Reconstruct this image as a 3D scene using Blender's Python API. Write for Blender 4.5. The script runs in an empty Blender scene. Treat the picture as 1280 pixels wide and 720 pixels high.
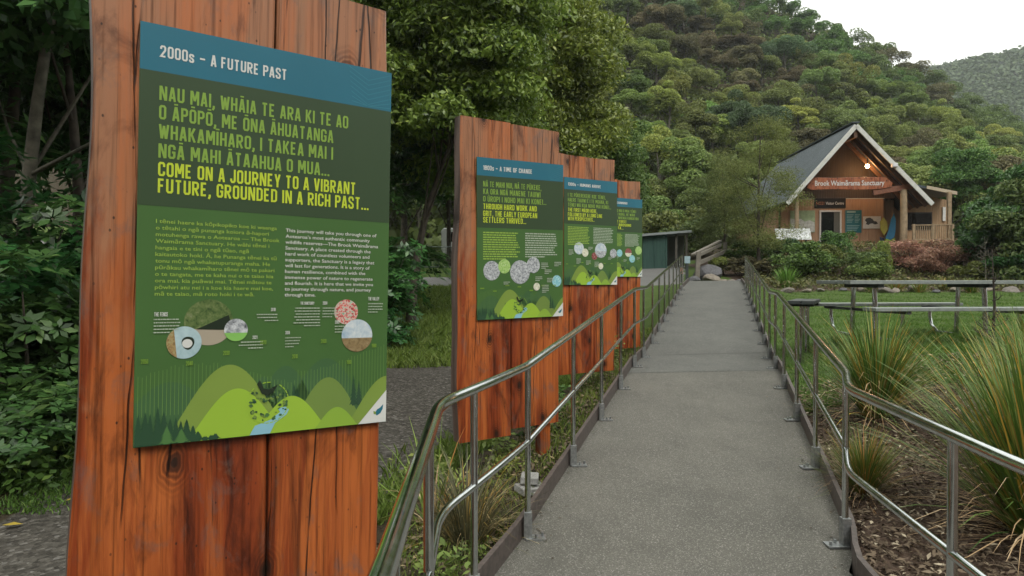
import bpy, bmesh, math, random
import numpy as np
from mathutils import Vector, Matrix

# ------------------------------------------------------------------ camera, sky, sun, exposure
scene = bpy.context.scene
COL = scene.collection
F = 853.0                       # focal length in pixels of the 1280 wide photo
cam = bpy.data.cameras.new('camera'); camo = bpy.data.objects.new('camera', cam); COL.objects.link(camo)
cam.sensor_width = 36.0; cam.lens = 36.0*F/1280; cam.clip_start = 0.05; cam.clip_end = 5000
camo.location = (0, 0, 0); camo.rotation_euler = (math.radians(90-0.67), 0, 0)
scene.camera = camo

SUN_EL, SUN_AZ = math.radians(52), math.radians(165)      # azimuth from +Y, clockwise
world = bpy.data.worlds.new('World'); scene.world = world; world.use_nodes = True
nt = world.node_tree; nt.nodes.clear()
sky = nt.nodes.new('ShaderNodeTexSky'); sky.sky_type = 'NISHITA'; sky.sun_disc = False
sky.sun_elevation = SUN_EL; sky.sun_rotation = SUN_AZ; sky.dust_density = 3.0; sky.air_density = 1.0
hs = nt.nodes.new('ShaderNodeHueSaturation'); hs.inputs['Saturation'].default_value = 0.22   # overcast
bg = nt.nodes.new('ShaderNodeBackground'); bg.inputs['Strength'].default_value = 0.15
wo = nt.nodes.new('ShaderNodeOutputWorld')
tcw = nt.nodes.new('ShaderNodeTexCoord'); cn = nt.nodes.new('ShaderNodeTexNoise'); cn.inputs['Scale'].default_value = 2.2; cn.inputs['Detail'].default_value = 5
cr_ = nt.nodes.new('ShaderNodeValToRGB'); cr_.color_ramp.elements[0].position = .3; cr_.color_ramp.elements[1].position = .75
cr_.color_ramp.elements[0].color = (6.0, 6.1, 5.6, 1); cr_.color_ramp.elements[1].color = (7.9, 7.9, 7.3, 1)      # cloud layer
mxw = nt.nodes.new('ShaderNodeMix'); mxw.data_type = 'RGBA'; mxw.inputs[0].default_value = .7
nt.links.new(tcw.outputs['Generated'], cn.inputs['Vector']); nt.links.new(cn.outputs['Fac'], cr_.inputs[0])
nt.links.new(sky.outputs[0], hs.inputs['Color']); nt.links.new(hs.outputs[0], mxw.inputs[6]); nt.links.new(cr_.outputs[0], mxw.inputs[7]); nt.links.new(mxw.outputs[2], bg.inputs[0]); nt.links.new(bg.outputs[0], wo.inputs[0])
sl = bpy.data.lights.new('sun', 'SUN'); sl.energy = 0.8; sl.angle = math.radians(20); sl.color = (1.0, 0.96, 0.9)
so = bpy.data.objects.new('sun', sl); COL.objects.link(so)
sd = Vector((math.sin(SUN_AZ)*math.cos(SUN_EL), math.cos(SUN_AZ)*math.cos(SUN_EL), math.sin(SUN_EL)))
so.rotation_euler = (-sd).to_track_quat('-Z', 'Y').to_euler(); so.location = (0, -20, 40)
vs = scene.view_settings; vs.view_transform = 'Standard'; vs.look = 'None'; vs.gamma = 1.0; vs.use_curve_mapping = False
vs.exposure = 0.95
scene.cycles.use_denoising = True
scene.cycles.max_bounces = 6; scene.cycles.diffuse_bounces = 3; scene.cycles.transparent_max_bounces = 4
scene.cycles.caustics_reflective = False; scene.cycles.caustics_refractive = False

# ------------------------------------------------------------------ helpers
RNG = np.random.default_rng(7)
random.seed(7)
def at(px, y, Y): return Vector(((px-640)/F*Y, Y, (350-y)/F*Y))

class MB:
    def __init__(s): s.v = []; s.f = []; s.m = []
    def add(s, vs, fs, mi=0):
        o = len(s.v); s.v.extend([tuple(p) for p in vs]); s.f.extend([tuple(i+o for i in f) for f in fs]); s.m.extend([mi]*len(fs))
    def box(s, x0, x1, y0, y1, z0, z1, mi=0, M=None):
        vs = [Vector((x, y, z)) for z in (z0, z1) for y in (y0, y1) for x in (x0, x1)]
        if M: vs = [M @ p for p in vs]
        s.add(vs, [(0,2,3,1),(4,5,7,6),(0,1,5,4),(2,6,7,3),(0,4,6,2),(1,3,7,5)], mi)
    def bar(s, a, b, w, h, mi=0, up=(0,0,1)):
        a = Vector(a); b = Vector(b); d = (b-a).normalized(); u = Vector(up)
        r = d.cross(u); r = r.normalized() if r.length > 1e-5 else Vector((1,0,0)); u = r.cross(d)
        vs = [p + r*sx*w/2 + u*sy*h/2 for p in (a, b) for sx, sy in ((-1,-1),(1,-1),(1,1),(-1,1))]
        s.add(vs, [(0,1,2,3),(7,6,5,4),(0,4,5,1),(1,5,6,2),(2,6,7,3),(3,7,4,0)], mi)
    def tube(s, pts, rad, n=10, mi=0, cap=True):
        pts = [Vector(p) for p in pts]; k = len(pts)
        rad = list(rad) if hasattr(rad, '__len__') else [rad]*k
        vs = []; u = None
        for i in range(k):
            d = (pts[min(i+1,k-1)] - pts[max(i-1,0)]).normalized()
            if u is None:
                u = Vector((0,0,1)) if abs(d.z) < .9 else Vector((1,0,0))
            r = d.cross(u).normalized(); u = r.cross(d).normalized()
            for j in range(n):
                a = 2*math.pi*j/n; vs.append(pts[i] + (r*math.cos(a)+u*math.sin(a))*rad[i])
        fs = [(i*n+j, i*n+(j+1)%n, (i+1)*n+(j+1)%n, (i+1)*n+j) for i in range(k-1) for j in range(n)]
        if cap:                                    # caps get their own vertices so that smooth shading stays true
            o = len(vs); vs += vs[:n] + vs[(k-1)*n:k*n]; fs += [tuple(reversed(range(o, o+n))), tuple(range(o+n, o+2*n))]
        s.add(vs, fs, mi)
    def lathe(s, prof, n=16, mi=0, c=(0,0,0)):
        vs = [(c[0]+r*math.cos(2*math.pi*j/n), c[1]+r*math.sin(2*math.pi*j/n), c[2]+z) for r, z in prof for j in range(n)]
        fs = [(i*n+j, i*n+(j+1)%n, (i+1)*n+(j+1)%n, (i+1)*n+j) for i in range(len(prof)-1) for j in range(n)]
        s.add(vs, fs, mi)
    def prism(s, poly, y0, y1, mi=0):          # polygon in x,z pushed from y0 to y1
        n = len(poly); vs = [(x, y0, z) for x, z in poly] + [(x, y1, z) for x, z in poly]
        s.add(vs, [tuple(range(n)), tuple(reversed(range(n, 2*n)))] + [(i, i+n, (i+1)%n+n, (i+1)%n) for i in range(n)], mi)
    def poly(s, pts, y, mi=0):
        s.add([(x, y, z) for x, z in pts], [tuple(range(len(pts)))], mi)
    def build(s, name, mats, parent=None, smooth=False, bevel=0):
        me = bpy.data.meshes.new(name); me.from_pydata(s.v, [], s.f)
        for m in (mats if isinstance(mats, (list, tuple)) else [mats]): me.materials.append(m)
        me.polygons.foreach_set('material_index', s.m)
        me.update()
        bm = bmesh.new(); bm.from_mesh(me); bmesh.ops.recalc_face_normals(bm, faces=bm.faces)
        if bevel: 
            bmesh.ops.remove_doubles(bm, verts=bm.verts, dist=1e-5)
            bmesh.ops.bevel(bm, geom=[e for e in bm.edges if len(e.link_faces) == 2 and e.calc_face_angle(0) > .6], offset=bevel, segments=2, affect='EDGES', profile=.5, clamp_overlap=True)
        bm.to_mesh(me); bm.free()
        if smooth: me.polygons.foreach_set('use_smooth', [True]*len(me.polygons))
        return link(name, me, parent)
def link(name, me, parent=None):
    o = bpy.data.objects.new(name, me); COL.objects.link(o)
    if parent: o.parent = parent
    return o
def np_mesh(name, v, f, mats, mi=None, smooth=False):
    me = bpy.data.meshes.new(name); n = f.shape[1]
    me.vertices.add(len(v)); me.vertices.foreach_set('co', np.asarray(v, np.float32).ravel())
    me.loops.add(f.size); me.loops.foreach_set('vertex_index', f.astype(np.int32).ravel())
    me.polygons.add(len(f)); me.polygons.foreach_set('loop_start', np.arange(0, f.size, n, dtype=np.int32))
    for m in (mats if isinstance(mats, (list, tuple)) else [mats]): me.materials.append(m)
    if mi is not None: me.polygons.foreach_set('material_index', mi.astype(np.int32))
    if smooth: me.polygons.foreach_set('use_smooth', np.ones(len(f), bool))
    me.update(calc_edges=True); me.validate()
    return me
def tag(o, label=None, cat=None, group=None, kind=None):
    if label: o['label'] = label
    if cat: o['category'] = cat
    if group: o['group'] = group
    if kind: o['kind'] = kind
    return o
def empty(name, loc, rot=(0,0,0), label=None, cat=None, group=None):
    o = bpy.data.objects.new(name, None); COL.objects.link(o); o.location = loc; o.rotation_euler = rot; o.empty_display_size = .2
    return tag(o, label, cat, group)
def copy_tree(o, parent=None):
    c = o.copy(); COL.objects.link(c); c.parent = parent
    for ch in o.children: copy_tree(ch, c)
    return c
def sstep(a, b, x):
    t = np.clip((x-a)/(b-a), 0, 1); return t*t*(3-2*t)

# ------------------------------------------------------------------ materials
class NM:
    def __init__(s, name):
        s.mat = bpy.data.materials.new(name); s.mat.use_nodes = True; s.t = s.mat.node_tree; s.t.nodes.clear()
        s.out = s.n('ShaderNodeOutputMaterial')
    def n(s, typ, **kw):
        nd = s.t.nodes.new(typ)
        for k, v in kw.items():
            if hasattr(nd, k): setattr(nd, k, v)
        return nd
    def l(s, a, b): s.t.links.new(a, b)
    def coord(s, scale=(1,1,1), kind='Object', rot=(0,0,0)):
        c = s.n('ShaderNodeTexCoord'); m = s.n('ShaderNodeMapping'); m.inputs['Scale'].default_value = scale; m.inputs['Rotation'].default_value = rot
        s.l(c.outputs[kind], m.inputs[0]); return m.outputs[0]
    def pos(s, scale=(1,1,1)):
        g = s.n('ShaderNodeNewGeometry'); m = s.n('ShaderNodeMapping'); m.inputs['Scale'].default_value = scale
        s.l(g.outputs['Position'], m.inputs[0]); return m.outputs[0]
    def noise(s, vec, scale=5, detail=4, rough=.55, dist=0):
        nd = s.n('ShaderNodeTexNoise'); nd.inputs['Scale'].default_value = scale; nd.inputs['Detail'].default_value = detail
        nd.inputs['Roughness'].default_value = rough; nd.inputs['Distortion'].default_value = dist
        s.l(vec, nd.inputs['Vector']); return nd.outputs['Fac']
    def voro(s, vec, scale=5, feature='F1', out='Distance'):
        nd = s.n('ShaderNodeTexVoronoi'); nd.feature = feature; nd.inputs['Scale'].default_value = scale; s.l(vec, nd.inputs['Vector']); return nd.outputs[out]
    def ramp(s, fac, stops, interp='LINEAR'):
        r = s.n('ShaderNodeValToRGB'); r.color_ramp.interpolation = interp
        e = r.color_ramp.elements
        while len(e) < len(stops): e.new(.5)
        for i, (p, c) in enumerate(stops):
            e[i].position = p; e[i].color = (c, c, c, 1) if isinstance(c, (int, float)) else (*c, 1)
        s.l(fac, r.inputs[0]); return r.outputs[0]
    def mix(s, fac, a, b, mode='MIX'):
        m = s.n('ShaderNodeMix'); m.data_type = 'RGBA'; m.blend_type = mode
        for inp, v in ((m.inputs[0], fac), (m.inputs[6], a), (m.inputs[7], b)):
            if isinstance(v, (int, float)): inp.default_value = v if inp == m.inputs[0] else (v, v, v, 1)
            elif isinstance(v, tuple): inp.default_value = (*v, 1)
            else: s.l(v, inp)
        return m.outputs[2]
    def math(s, op, a, b=0.0, clamp=False):
        m = s.n('ShaderNodeMath'); m.operation = op; m.use_clamp = clamp
        for i, v in enumerate((a, b)):
            if isinstance(v, (int, float)): m.inputs[i].default_value = v
            else: s.l(v, m.inputs[i])
        return m.outputs[0]
    def bsdf(s, col, rough=.6, metal=0, bump=None, bstr=.3, bdist=.01, spec=.5, trans=None):
        p = s.n('ShaderNodeBsdfPrincipled'); p.inputs['Metallic'].default_value = metal; p.inputs['Specular IOR Level'].default_value = spec
        if isinstance(col, tuple): p.inputs['Base Color'].default_value = (*col, 1)
        else: s.l(col, p.inputs['Base Color'])
        if isinstance(rough, (int, float)): p.inputs['Roughness'].default_value = rough
        else: s.l(rough, p.inputs['Roughness'])
        if bump is not None:
            b = s.n('ShaderNodeBump'); b.inputs['Strength'].default_value = bstr; b.inputs['Distance'].default_value = bdist
            s.l(bump, b.inputs['Height']); s.l(b.outputs[0], p.inputs['Normal'])
        if trans:
            t = s.n('ShaderNodeBsdfTranslucent'); mx = s.n('ShaderNodeMixShader'); mx.inputs[0].default_value = trans
            if isinstance(col, tuple): t.inputs[0].default_value = (*col, 1)
            else: s.l(col, t.inputs[0])
            s.l(p.outputs[0], mx.inputs[1]); s.l(t.outputs[0], mx.inputs[2]); s.l(mx.outputs[0], s.out.inputs[0])
        else: s.l(p.outputs[0], s.out.inputs[0])
        return s.mat
ALB = .78
def flat(name, c, rough=.45, metal=0, var=.12, scale=14):
    c = tuple(x*ALB for x in c)
    m = NM(name); n = m.noise(m.coord(), scale, 5)
    d = tuple(x*(1-var) for x in c); e = tuple(min(1, x*(1+var)) for x in c)
    return m.bsdf(m.ramp(n, [(.3, d), (.7, e)]), rough, metal)
LEAFK = 2.3
def leafmat(name, cols, rough=.5, trans=.3, spec=.35, obvar=.35, patch=.0):
    """cols: dark, mid, light leaf colours; each leaf picks one, each tree leans one way"""
    cols = [tuple(x*LEAFK for x in c) for c in cols]
    m = NM(name); g = m.n('ShaderNodeNewGeometry'); o = m.n('ShaderNodeObjectInfo')
    c = m.ramp(g.outputs['Random Per Island'], [(0, cols[0]), (.45, cols[1]), (.85, cols[1]), (1, cols[2])])
    v = m.math('ADD', m.math('MULTIPLY', o.outputs['Random'], obvar*2), 1-obvar)
    hsv = m.n('ShaderNodeHueSaturation'); m.l(c, hsv.inputs['Color']); m.l(v, hsv.inputs['Value'])
    h = m.math('ADD', m.math('MULTIPLY', m.math('FRACT', m.math('MULTIPLY', o.outputs['Random'], 7.31)), .05), .475); m.l(h, hsv.inputs['Hue'])
    col = hsv.outputs[0]
    if patch:
        n = m.noise(m.pos(), 1.1, 3); col = m.mix(m.ramp(n, [(.42, 0.0), (.6, patch)]), col, cols[2])
    return m.bsdf(col, rough, spec=spec, trans=trans)
def wood(name, dark, mid, light, pale=None, zs=.45, sc=9.0):
    dark, mid, light = (tuple(x*ALB for x in q) for q in (dark, mid, light)); pale = pale and tuple(x*ALB for x in pale)
    m = NM(name)
    wob = m.noise(m.coord((3, 3, 1.6)), 1.0, 3)                       # lets the grain wander
    tc = m.coord((sc, sc, zs)); off = m.n('ShaderNodeVectorMath'); off.operation = 'ADD'; cmb = m.n('ShaderNodeCombineXYZ')
    m.l(m.math('MULTIPLY', wob, 1.1), cmb.inputs[0]); m.l(tc, off.inputs[0]); m.l(cmb.outputs[0], off.inputs[1]); v = off.outputs[0]
    g1 = m.noise(v, 1.0, 9, .66, .35); fine = m.noise(m.coord((sc*9, sc*9, zs*3)), 1.0, 5, .65, .2); blot = m.noise(m.coord((4.5, 4.5, 2.0)), 1.0, 6, .65, .6)
    c = m.ramp(g1, [(.36, dark), (.46, mid), (.53, mid), (.63, light)])
    if pale:
        sp = m.n('ShaderNodeSeparateXYZ'); t0 = m.n('ShaderNodeTexCoord'); m.l(t0.outputs['Object'], sp.inputs[0])
        zz = m.math('ADD', m.math('MULTIPLY', sp.outputs[2], .36), m.math('MULTIPLY', blot, .8))
        c = m.mix(m.ramp(zz, [(.84, 0.0), (1.2, .72)]), c, pale)
    c = m.mix(m.ramp(m.noise(m.coord((6.5, 6.5, .5)), 1.0, 6, .6, .5), [(.47, 0.0), (.62, .8)]), c, light)
    c = m.mix(m.ramp(fine, [(.32, .6), (.5, 0.0)]), c, tuple(x*.55 for x in dark))
    c = m.mix(m.ramp(m.noise(m.coord((5, 5, 1.0)), 1.0, 7, .64, .8), [(.36, .85), (.46, 0.0)]), c, tuple(x*.7 for x in dark))
    c = m.mix(m.ramp(m.noise(m.coord((9, 9, 5)), 1.0, 6, .7, .4), [(.55, 0.0), (.70, .6)]), c, (.16*ALB, .13*ALB, .115*ALB))   # grey weathering
    sx = m.n('ShaderNodeSeparateXYZ'); t1 = m.n('ShaderNodeTexCoord'); m.l(t1.outputs['Object'], sx.inputs[0])
    def flat2(kx, kz):
        q = m.n('ShaderNodeCombineXYZ'); m.l(m.math('ADD', m.math('MULTIPLY', sx.outputs[0], kx), m.math('MULTIPLY', wob, .35)), q.inputs[0]); m.l(m.math('MULTIPLY', sx.outputs[2], kz), q.inputs[1]); return q.outputs[0]
    def voro2(vec, feature='F1'):
        nd = m.n('ShaderNodeTexVoronoi'); nd.voronoi_dimensions = '2D'; nd.feature = feature; nd.inputs['Scale'].default_value = 1.0; m.l(vec, nd.inputs['Vector']); return nd.outputs['Distance']
    k = m.math('ADD', voro2(flat2(3.3, 1.9)), m.math('MULTIPLY', m.noise(m.coord((1, 1, .6)), 24, 4), .06))
    ring = m.math('ABSOLUTE', m.math('SINE', m.math('MULTIPLY', k, 95.0)))
    c = m.mix(m.math('MULTIPLY', m.ramp(k, [(.10, .75), (.24, 0.0)]), ring), c, dark)
    c = m.mix(m.ramp(k, [(.062, .95), (.085, .5), (.125, 0.0)]), c, (.018, .010, .007))
    keep = m.ramp(m.noise(m.coord((3, 3, .9)), 1.3, 3), [(.47, 0.0), (.53, 1.0)])
    ck = m.math('MULTIPLY', m.ramp(voro2(flat2(7.5, .3), 'DISTANCE_TO_EDGE'), [(.005, 1.0), (.017, 0.0)]), keep)
    c = m.mix(m.math('MULTIPLY', ck, .92), c, (.010, .006, .005))
    spots = m.ramp(m.voro(m.coord((34, 34, 22)), 1.0), [(.07, .85), (.12, 0.0)])
    c = m.mix(m.math('MULTIPLY', spots, m.ramp(blot, [(.44, 0.0), (.52, 1.0)])), c, (.02, .012, .01))
    hgt = m.math('SUBTRACT', m.math('ADD', m.math('MULTIPLY', g1, .7), m.math('MULTIPLY', fine, .5)), m.math('MULTIPLY', ck, 1.2))
    return m.bsdf(c, m.ramp(fine, [(.3, .27), (.7, .5)]), bump=hgt, bstr=.75, bdist=.007, spec=.4)

M = {}
M['slab'] = wood('stained_timber', (.06,.011,.005), (.30,.057,.015), (.60,.165,.04), (.48,.25,.135))
M['slab_side'] = wood('weathered_timber', (.05,.035,.03), (.13,.085,.07), (.24,.18,.155))
M['steel'] = None
def steel():
    m = NM('galvanised_steel'); n = m.noise(m.coord(), 25, 5); n2 = m.noise(m.coord((1,1,1)), 140, 3)
    return m.bsdf(m.ramp(n, [(.3, (.50,.53,.53)), (.7, (.64,.67,.67))]), m.ramp(n, [(.3, .10), (.75, .2)]), 1.0)
M['steel'] = steel()
M['zinc'] = flat('zinc_plate', (.42,.44,.44), .4, .8, .25, 60)
M['kerb'] = flat('kerb_board', (.105,.085,.075), .55, .15, .35, 30)
def asphalt(name, a, b):
    a, b = (tuple(x*ALB for x in q) for q in (a, b))
    m = NM(name); p = m.pos()
    sp = m.voro(p, 190, out='Color'); sep = m.n('ShaderNodeSeparateXYZ'); m.l(sp, sep.inputs[0])
    n = m.noise(p, 1.4, 6, .6); n2 = m.noise(p, 90, 4, .7)
    c = m.ramp(n, [(.3, a), (.7, b)])
    c = m.mix(m.ramp(sep.outputs[0], [(.0, .55), (.45, 0.0)]), c, tuple(x*.45 for x in a))
    c = m.mix(m.ramp(sep.outputs[1], [(.82, 0.0), (.95, .7)]), c, (.27,.26,.235))
    c = m.mix(m.ramp(m.noise(m.pos((1,.45,1)), 3.2, 7, .7, .6), [(.5, 0.0), (.7, .32)]), c, tuple(x*.6 for x in a))
    return m.bsdf(c, .75, bump=m.math('ADD', n2, m.voro(p, 140)), bstr=.5, bdist=.006, spec=.35)
M['asphalt_a'] = asphalt('asphalt_pale', (.112,.109,.092), (.165,.159,.134))
M['asphalt_b'] = asphalt('asphalt_blue', (.098,.102,.092), (.148,.15,.134))

def ground_mat():
    m = NM('ground'); p = m.pos()
    at_ = m.n('ShaderNodeAttribute'); at_.attribute_name = 'mask'; sep = m.n('ShaderNodeSeparateColor'); m.l(at_.outputs['Color'], sep.inputs[0])
    nz = m.noise(p, 2.2, 6, .65); n = m.noise(p, 9, 6, .65); nf = m.noise(p, 60, 4, .7)
    def soft(x): return m.ramp(m.math('ADD', x, m.math('MULTIPLY', m.math('SUBTRACT', nz, .5), .9)), [(.4, 0.0), (.6, 1.0)])
    soil = m.ramp(n, [(.3, (.022,.016,.010)), (.55, (.045,.035,.02)), (.75, (.035,.05,.015))])
    grass = m.ramp(m.mix(.5, n, nf), [(.3, (.035,.055,.012)), (.5, (.06,.10,.02)), (.7, (.10,.125,.035))])
    st = m.voro(p, 38, out='Color'); ss = m.n('ShaderNodeSeparateXYZ'); m.l(st, ss.inputs[0])
    gravel = m.ramp(ss.outputs[0], [(0, (.03,.027,.022)), (.5, (.066,.06,.05)), (.9, (.105,.097,.082)), (1, (.19,.18,.165))])
    gravel = m.mix(m.ramp(n, [(.35, .6), (.6, 0.0)]), gravel, (.03,.027,.022))
    mulch = m.ramp(m.mix(.5, m.noise(m.pos((1,2.5,1)), 26, 5, .7), nf), [(.3, (.02,.013,.009)), (.5, (.075,.05,.035)), (.68, (.17,.13,.1))])
    c = m.mix(soft(sep.outputs[0]), soil, grass)
    c = m.mix(soft(sep.outputs[1]), c, gravel)
    c = m.mix(soft(sep.outputs[2]), c, mulch)
    c = m.mix(m.ramp(at_.outputs['Alpha'], [(.4, 0.0), (.6, 1.0)]), c, m.ramp(nf, [(.3, (.13,.13,.125)), (.7, (.2,.2,.19))]))
    b = m.math('ADD', n, m.math('MULTIPLY', m.voro(p, 38), .7))
    return m.bsdf(c, .9, bump=b, bstr=.8, bdist=.03, spec=.2)
M['ground'] = ground_mat()

# ------------------------------------------------------------------ layout functions
CU, SU = math.cos(math.radians(17)), math.sin(math.radians(17))
def ramp_z(s): return np.interp(s, [-9, 3.6, 8.55, 9.9, 20, 24, 30], [-1.44, -1.44, -1.08, -1.08, -.24, -.06, .1])
def st(s, t): return (t*CU + s*SU, s*CU - t*SU)
LE = [(-.22,-6), (-.235,1.0), (-.31,2.62), st(2.95,-1.05), st(30,-1.05)]
RE = [(.95,-6), (1.46,1.9), (1.66,3.35), st(3.9,.67), st(30,.67)]
def XL(Y): return np.interp(Y, [p[1] for p in LE], [p[0] for p in LE])
def XR(Y): return np.interp(Y, [p[1] for p in RE], [p[0] for p in RE])
def pz(X, Y): return ramp_z(np.asarray(X)*SU + np.asarray(Y)*CU)
def hill_only(X, Y):
    q = 640+F*np.asarray(X)/np.maximum(Y, 20.0)
    R = np.interp(q, [-300,480,640,900,1010,1130,1200,1250,1280,1350,1480,1700], [.62,.62,.56,.42,.352,.285,.232,.203,.185,.12,.03,.02])
    p = np.interp(Y, [44,60,100,144,200,300,420], [0,.24,.64,1,.8,.4,.1])
    R = R*np.maximum(Y, 20)
    far = np.interp(X, [60,150,230,266,315,420,600], [60,108,124,128,138,150,150])*np.interp(Y, [240,330,430,700,900], [0,.45,1,.8,.5])
    back = np.interp(-np.asarray(Y)+.25*np.abs(X), [16, 45, 100, 260], [0, 20, 60, 130])*np.where(np.asarray(Y) < 0, 1, 0)   # unseen slope behind the camera, added to darken the steel's reflections
    return np.maximum(np.maximum(R*p, far), back)
def h(X, Y):
    X = np.asarray(X, float); Y = np.asarray(Y, float)
    rz = pz(X, Y); xl, xr = XL(Y), XR(Y)
    zL = np.interp(Y, [-30,8,13,18,24,30,34,45], [-1.5,-1.5,-1.4,-.8,-.15,.45,.75,1.2]) + .12*np.clip(-X-3.7, 0, 12)
    zR = np.interp(Y, [-30,3.5,7.5,14,22,25,32,46], [-1.33,-1.33,-.76,-.72,-.35,-.1,1.55,2.0])
    zl = rz-.06 + (zL-rz+.06)*sstep(.05, 1.0, xl-X)
    zr = rz-.03 + (zR-rz+.03)*sstep(.05, 1.5, X-xr)
    near = np.where(X < xl, zl, np.where(X > xr, zr, rz-.1))
    farz = zL + (zR-zL)*sstep(0, 1, (X-xl)/(xr+3-xl))
    k = sstep(21.5, 25, Y); k = k*np.where((X > xl-.3) & (X < xr+.3) & (Y < 24.2), 0, 1)
    z = near*(1-k) + farz*k
    bump = .035*np.sin(X*2.1+Y*1.3)*np.sin(Y*1.7-X*.6) * np.where((X > xl-.15) & (X < xr+.15), 0, 1)
    return z + bump + hill_only(X, Y)

# ------------------------------------------------------------------ ground sheet
def lines(segs):
    out = [segs[0][0]]
    for a, b, st_ in segs:
        n = max(1, round((b-a)/st_)); out += list(np.linspace(a, b, n+1)[1:])
    return np.array(out)
gx = lines([(-700,-130,60),(-130,-30,5),(-30,-6,.6),(-6,7,.125),(7,25,.5),(25,140,4),(140,700,20)])
gy = lines([(-270,-40,15),(-40,-2,2),(-2,13,.125),(13,30,.25),(30,50,.7),(50,160,4),(160,1000,20)])
GX, GY = np.meshgrid(gx, gy); GZ = h(GX, GY)
nx, ny = len(gx), len(gy)
idx = np.arange(nx*ny).reshape(ny, nx)
gf = np.stack([idx[:-1,:-1], idx[:-1,1:], idx[1:,1:], idx[1:,:-1]], -1).reshape(-1, 4)
gm = np_mesh('ground', np.stack([GX, GY, GZ], -1).reshape(-1, 3), gf, M['ground'], smooth=True)
def masks(X, Y):
    xl, xr = XL(Y), XR(Y)
    right = X > xr
    lawn = right & (Y > 6.6+.25*np.sin(X*2)) & (Y < 21.5)
    bank = (~right) & (Y > 11.6+.5*np.sin(X*3)) & (Y < 46)
    grass = np.where(lawn | bank, 1.0, 0.0) + np.where((Y > 40) & (X > .05*Y), .25, 0)
    gravel = np.where((X < xl-1.15) & (X > -3.35-.16*(Y-5)*(Y < 13)) & (Y < 11.8), 1.0, 0.0)
    mulch = np.where(right & (Y <= 6.6), 1.0, 0.0) + np.where((X > 8) & (Y > 21.5) & (Y < 33), .8, 0)
    road = np.where(((Y > 23.6) & (Y < 26.6) & (X < 5.5)) | ((Y > 23.6) & (Y < 33.5) & (X > .125*Y) & (X < .252*Y)), 1.0, 0.0)
    return grass*(1-road), gravel, mulch, road
ma = np.stack([np.clip(a, 0, 1) for a in masks(GX, GY)], -1).reshape(-1, 4)
att = gm.attributes.new('mask', 'FLOAT_COLOR', 'POINT'); att.data.foreach_set('color', ma.astype(np.float32).ravel())
tag(link('ground', gm), kind='structure')

# path surface, two tones of asphalt
def strip(name, y0, y1, mat, dz):
    ys = np.linspace(y0, y1, max(2, int((y1-y0)/.12))); us = np.linspace(0, 1, 9)
    V = np.array([(XL(y)+(XR(y)-XL(y))*u, y, 0) for y in ys for u in us]); V[:,2] = pz(V[:,0], V[:,1]) + dz
    n = len(us); i = np.arange(len(ys)*n).reshape(len(ys), n)
    f = np.stack([i[:-1,:-1], i[:-1,1:], i[1:,1:], i[1:,:-1]], -1).reshape(-1, 4)
    return tag(link(name, np_mesh(name, V, f, mat, smooth=True)), kind='structure')
strip('path', -3, 8.1, M['asphalt_a'], 0); strip('path', 8.1, 24.2, M['asphalt_b'], 0)
for y0 in (8.1, 9.75): strip('path_joint', y0, y0+.012, flat('joint', (.03,.03,.028), .9), .002)
for side, X_, sgn in (('left', XL, 1), ('right', XR, -1)):
    mb = MB(); ys = list(np.arange(-2, 23.6, .15)); vs = []
    for y in ys:
        x = float(np.mean(X_(np.linspace(y-.16, y+.16, 9)))); z = float(pz(x, y))
        for dx, dz in ((-.028*sgn,-.09), (.0,-.09), (.0,.115), (-.028*sgn,.115)): vs.append((x+dx, y, z+dz))
    mb.add(vs, [(i*4+j, i*4+(j+1)%4, (i+1)*4+(j+1)%4, (i+1)*4+j) for i in range(len(ys)-1) for j in range(4)] + [(0,1,2,3)])
    tag(mb.build('kerb', M['kerb']), kind='structure')

# ------------------------------------------------------------------ handrails
def railing(X_, sgn, htop, hmid, post_y, y0, label):
    root = empty('handrail', (float(X_(6)), 6, float(pz(X_(6), 6))), label=label, cat='railing', group='metal handrails along the path')
    inv = Matrix.Translation(-root.location)
    def px(y): return float(np.mean(X_(np.linspace(y-.16, y+.16, 9)))) + sgn*.03
    def rail(name, hh, r):
        ys = [y for y in np.concatenate([np.arange(y0, 5, .05), np.arange(5, post_y[-1]+.01, .3), [post_y[-1]]])]
        pts = [inv @ Vector((px(y), y, float(pz(X_(y), y)) + hh)) for y in ys]
        mb = MB(); mb.tube(pts, r, 14); return mb.build(name, M['steel'], root, smooth=True)
    rail('top_rail', htop, .022); rail('mid_rail', hmid, .0165)
    for y in post_y:
        x = px(y); z = float(pz(X_(y), y))
        mb = MB(); mb.tube([inv @ Vector((x, y, z-.02)), inv @ Vector((x, y, z+htop-.012))], .0165, 12)
        p = mb.build('post', M['steel'], root, smooth=True)
        mb = MB(); mb.box(x-.055+sgn*.045, x+.055+sgn*.045, y-.04, y+.04, z+.001, z+.009, M=inv)
        for a in (-.03, .03):
            mb.tube([inv @ Vector((x+sgn*.065+a*.6, y+a*.5, z+.003)), inv @ Vector((x+sgn*.065+a*.6, y+a*.5, z+.03))], .008, 6)
        mb.box(x-.02, x+.024, y-.024, y+.024, z+.003, z+.15, M=inv)
        mb.build('base_plate', M['zinc'], p)
def yy(s, t): return st(s, t)[1]
railing(XL, 1, .965, .54, [1.2, 2.08] + [yy(s, -1.02) for s in (2.79,3.64,4.86,6.09,7.33,8.55,9.6,10.9,12.1,13.3,14.5,15.8,17,18.2,19.4)], .35, 'steel handrail on the left of the path, nearest the timber signs')
railing(XR, -1, .915, .515, [1.0, 2.29] + [yy(s, .64) for s in (3.97,5.2,6.45,7.7,8.9,9.95,11.1,12.4,13.6,14.9,16.1,17.3,18.5,19.6)], -.6, 'steel handrail on the right of the path, beside the lawn')

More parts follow.
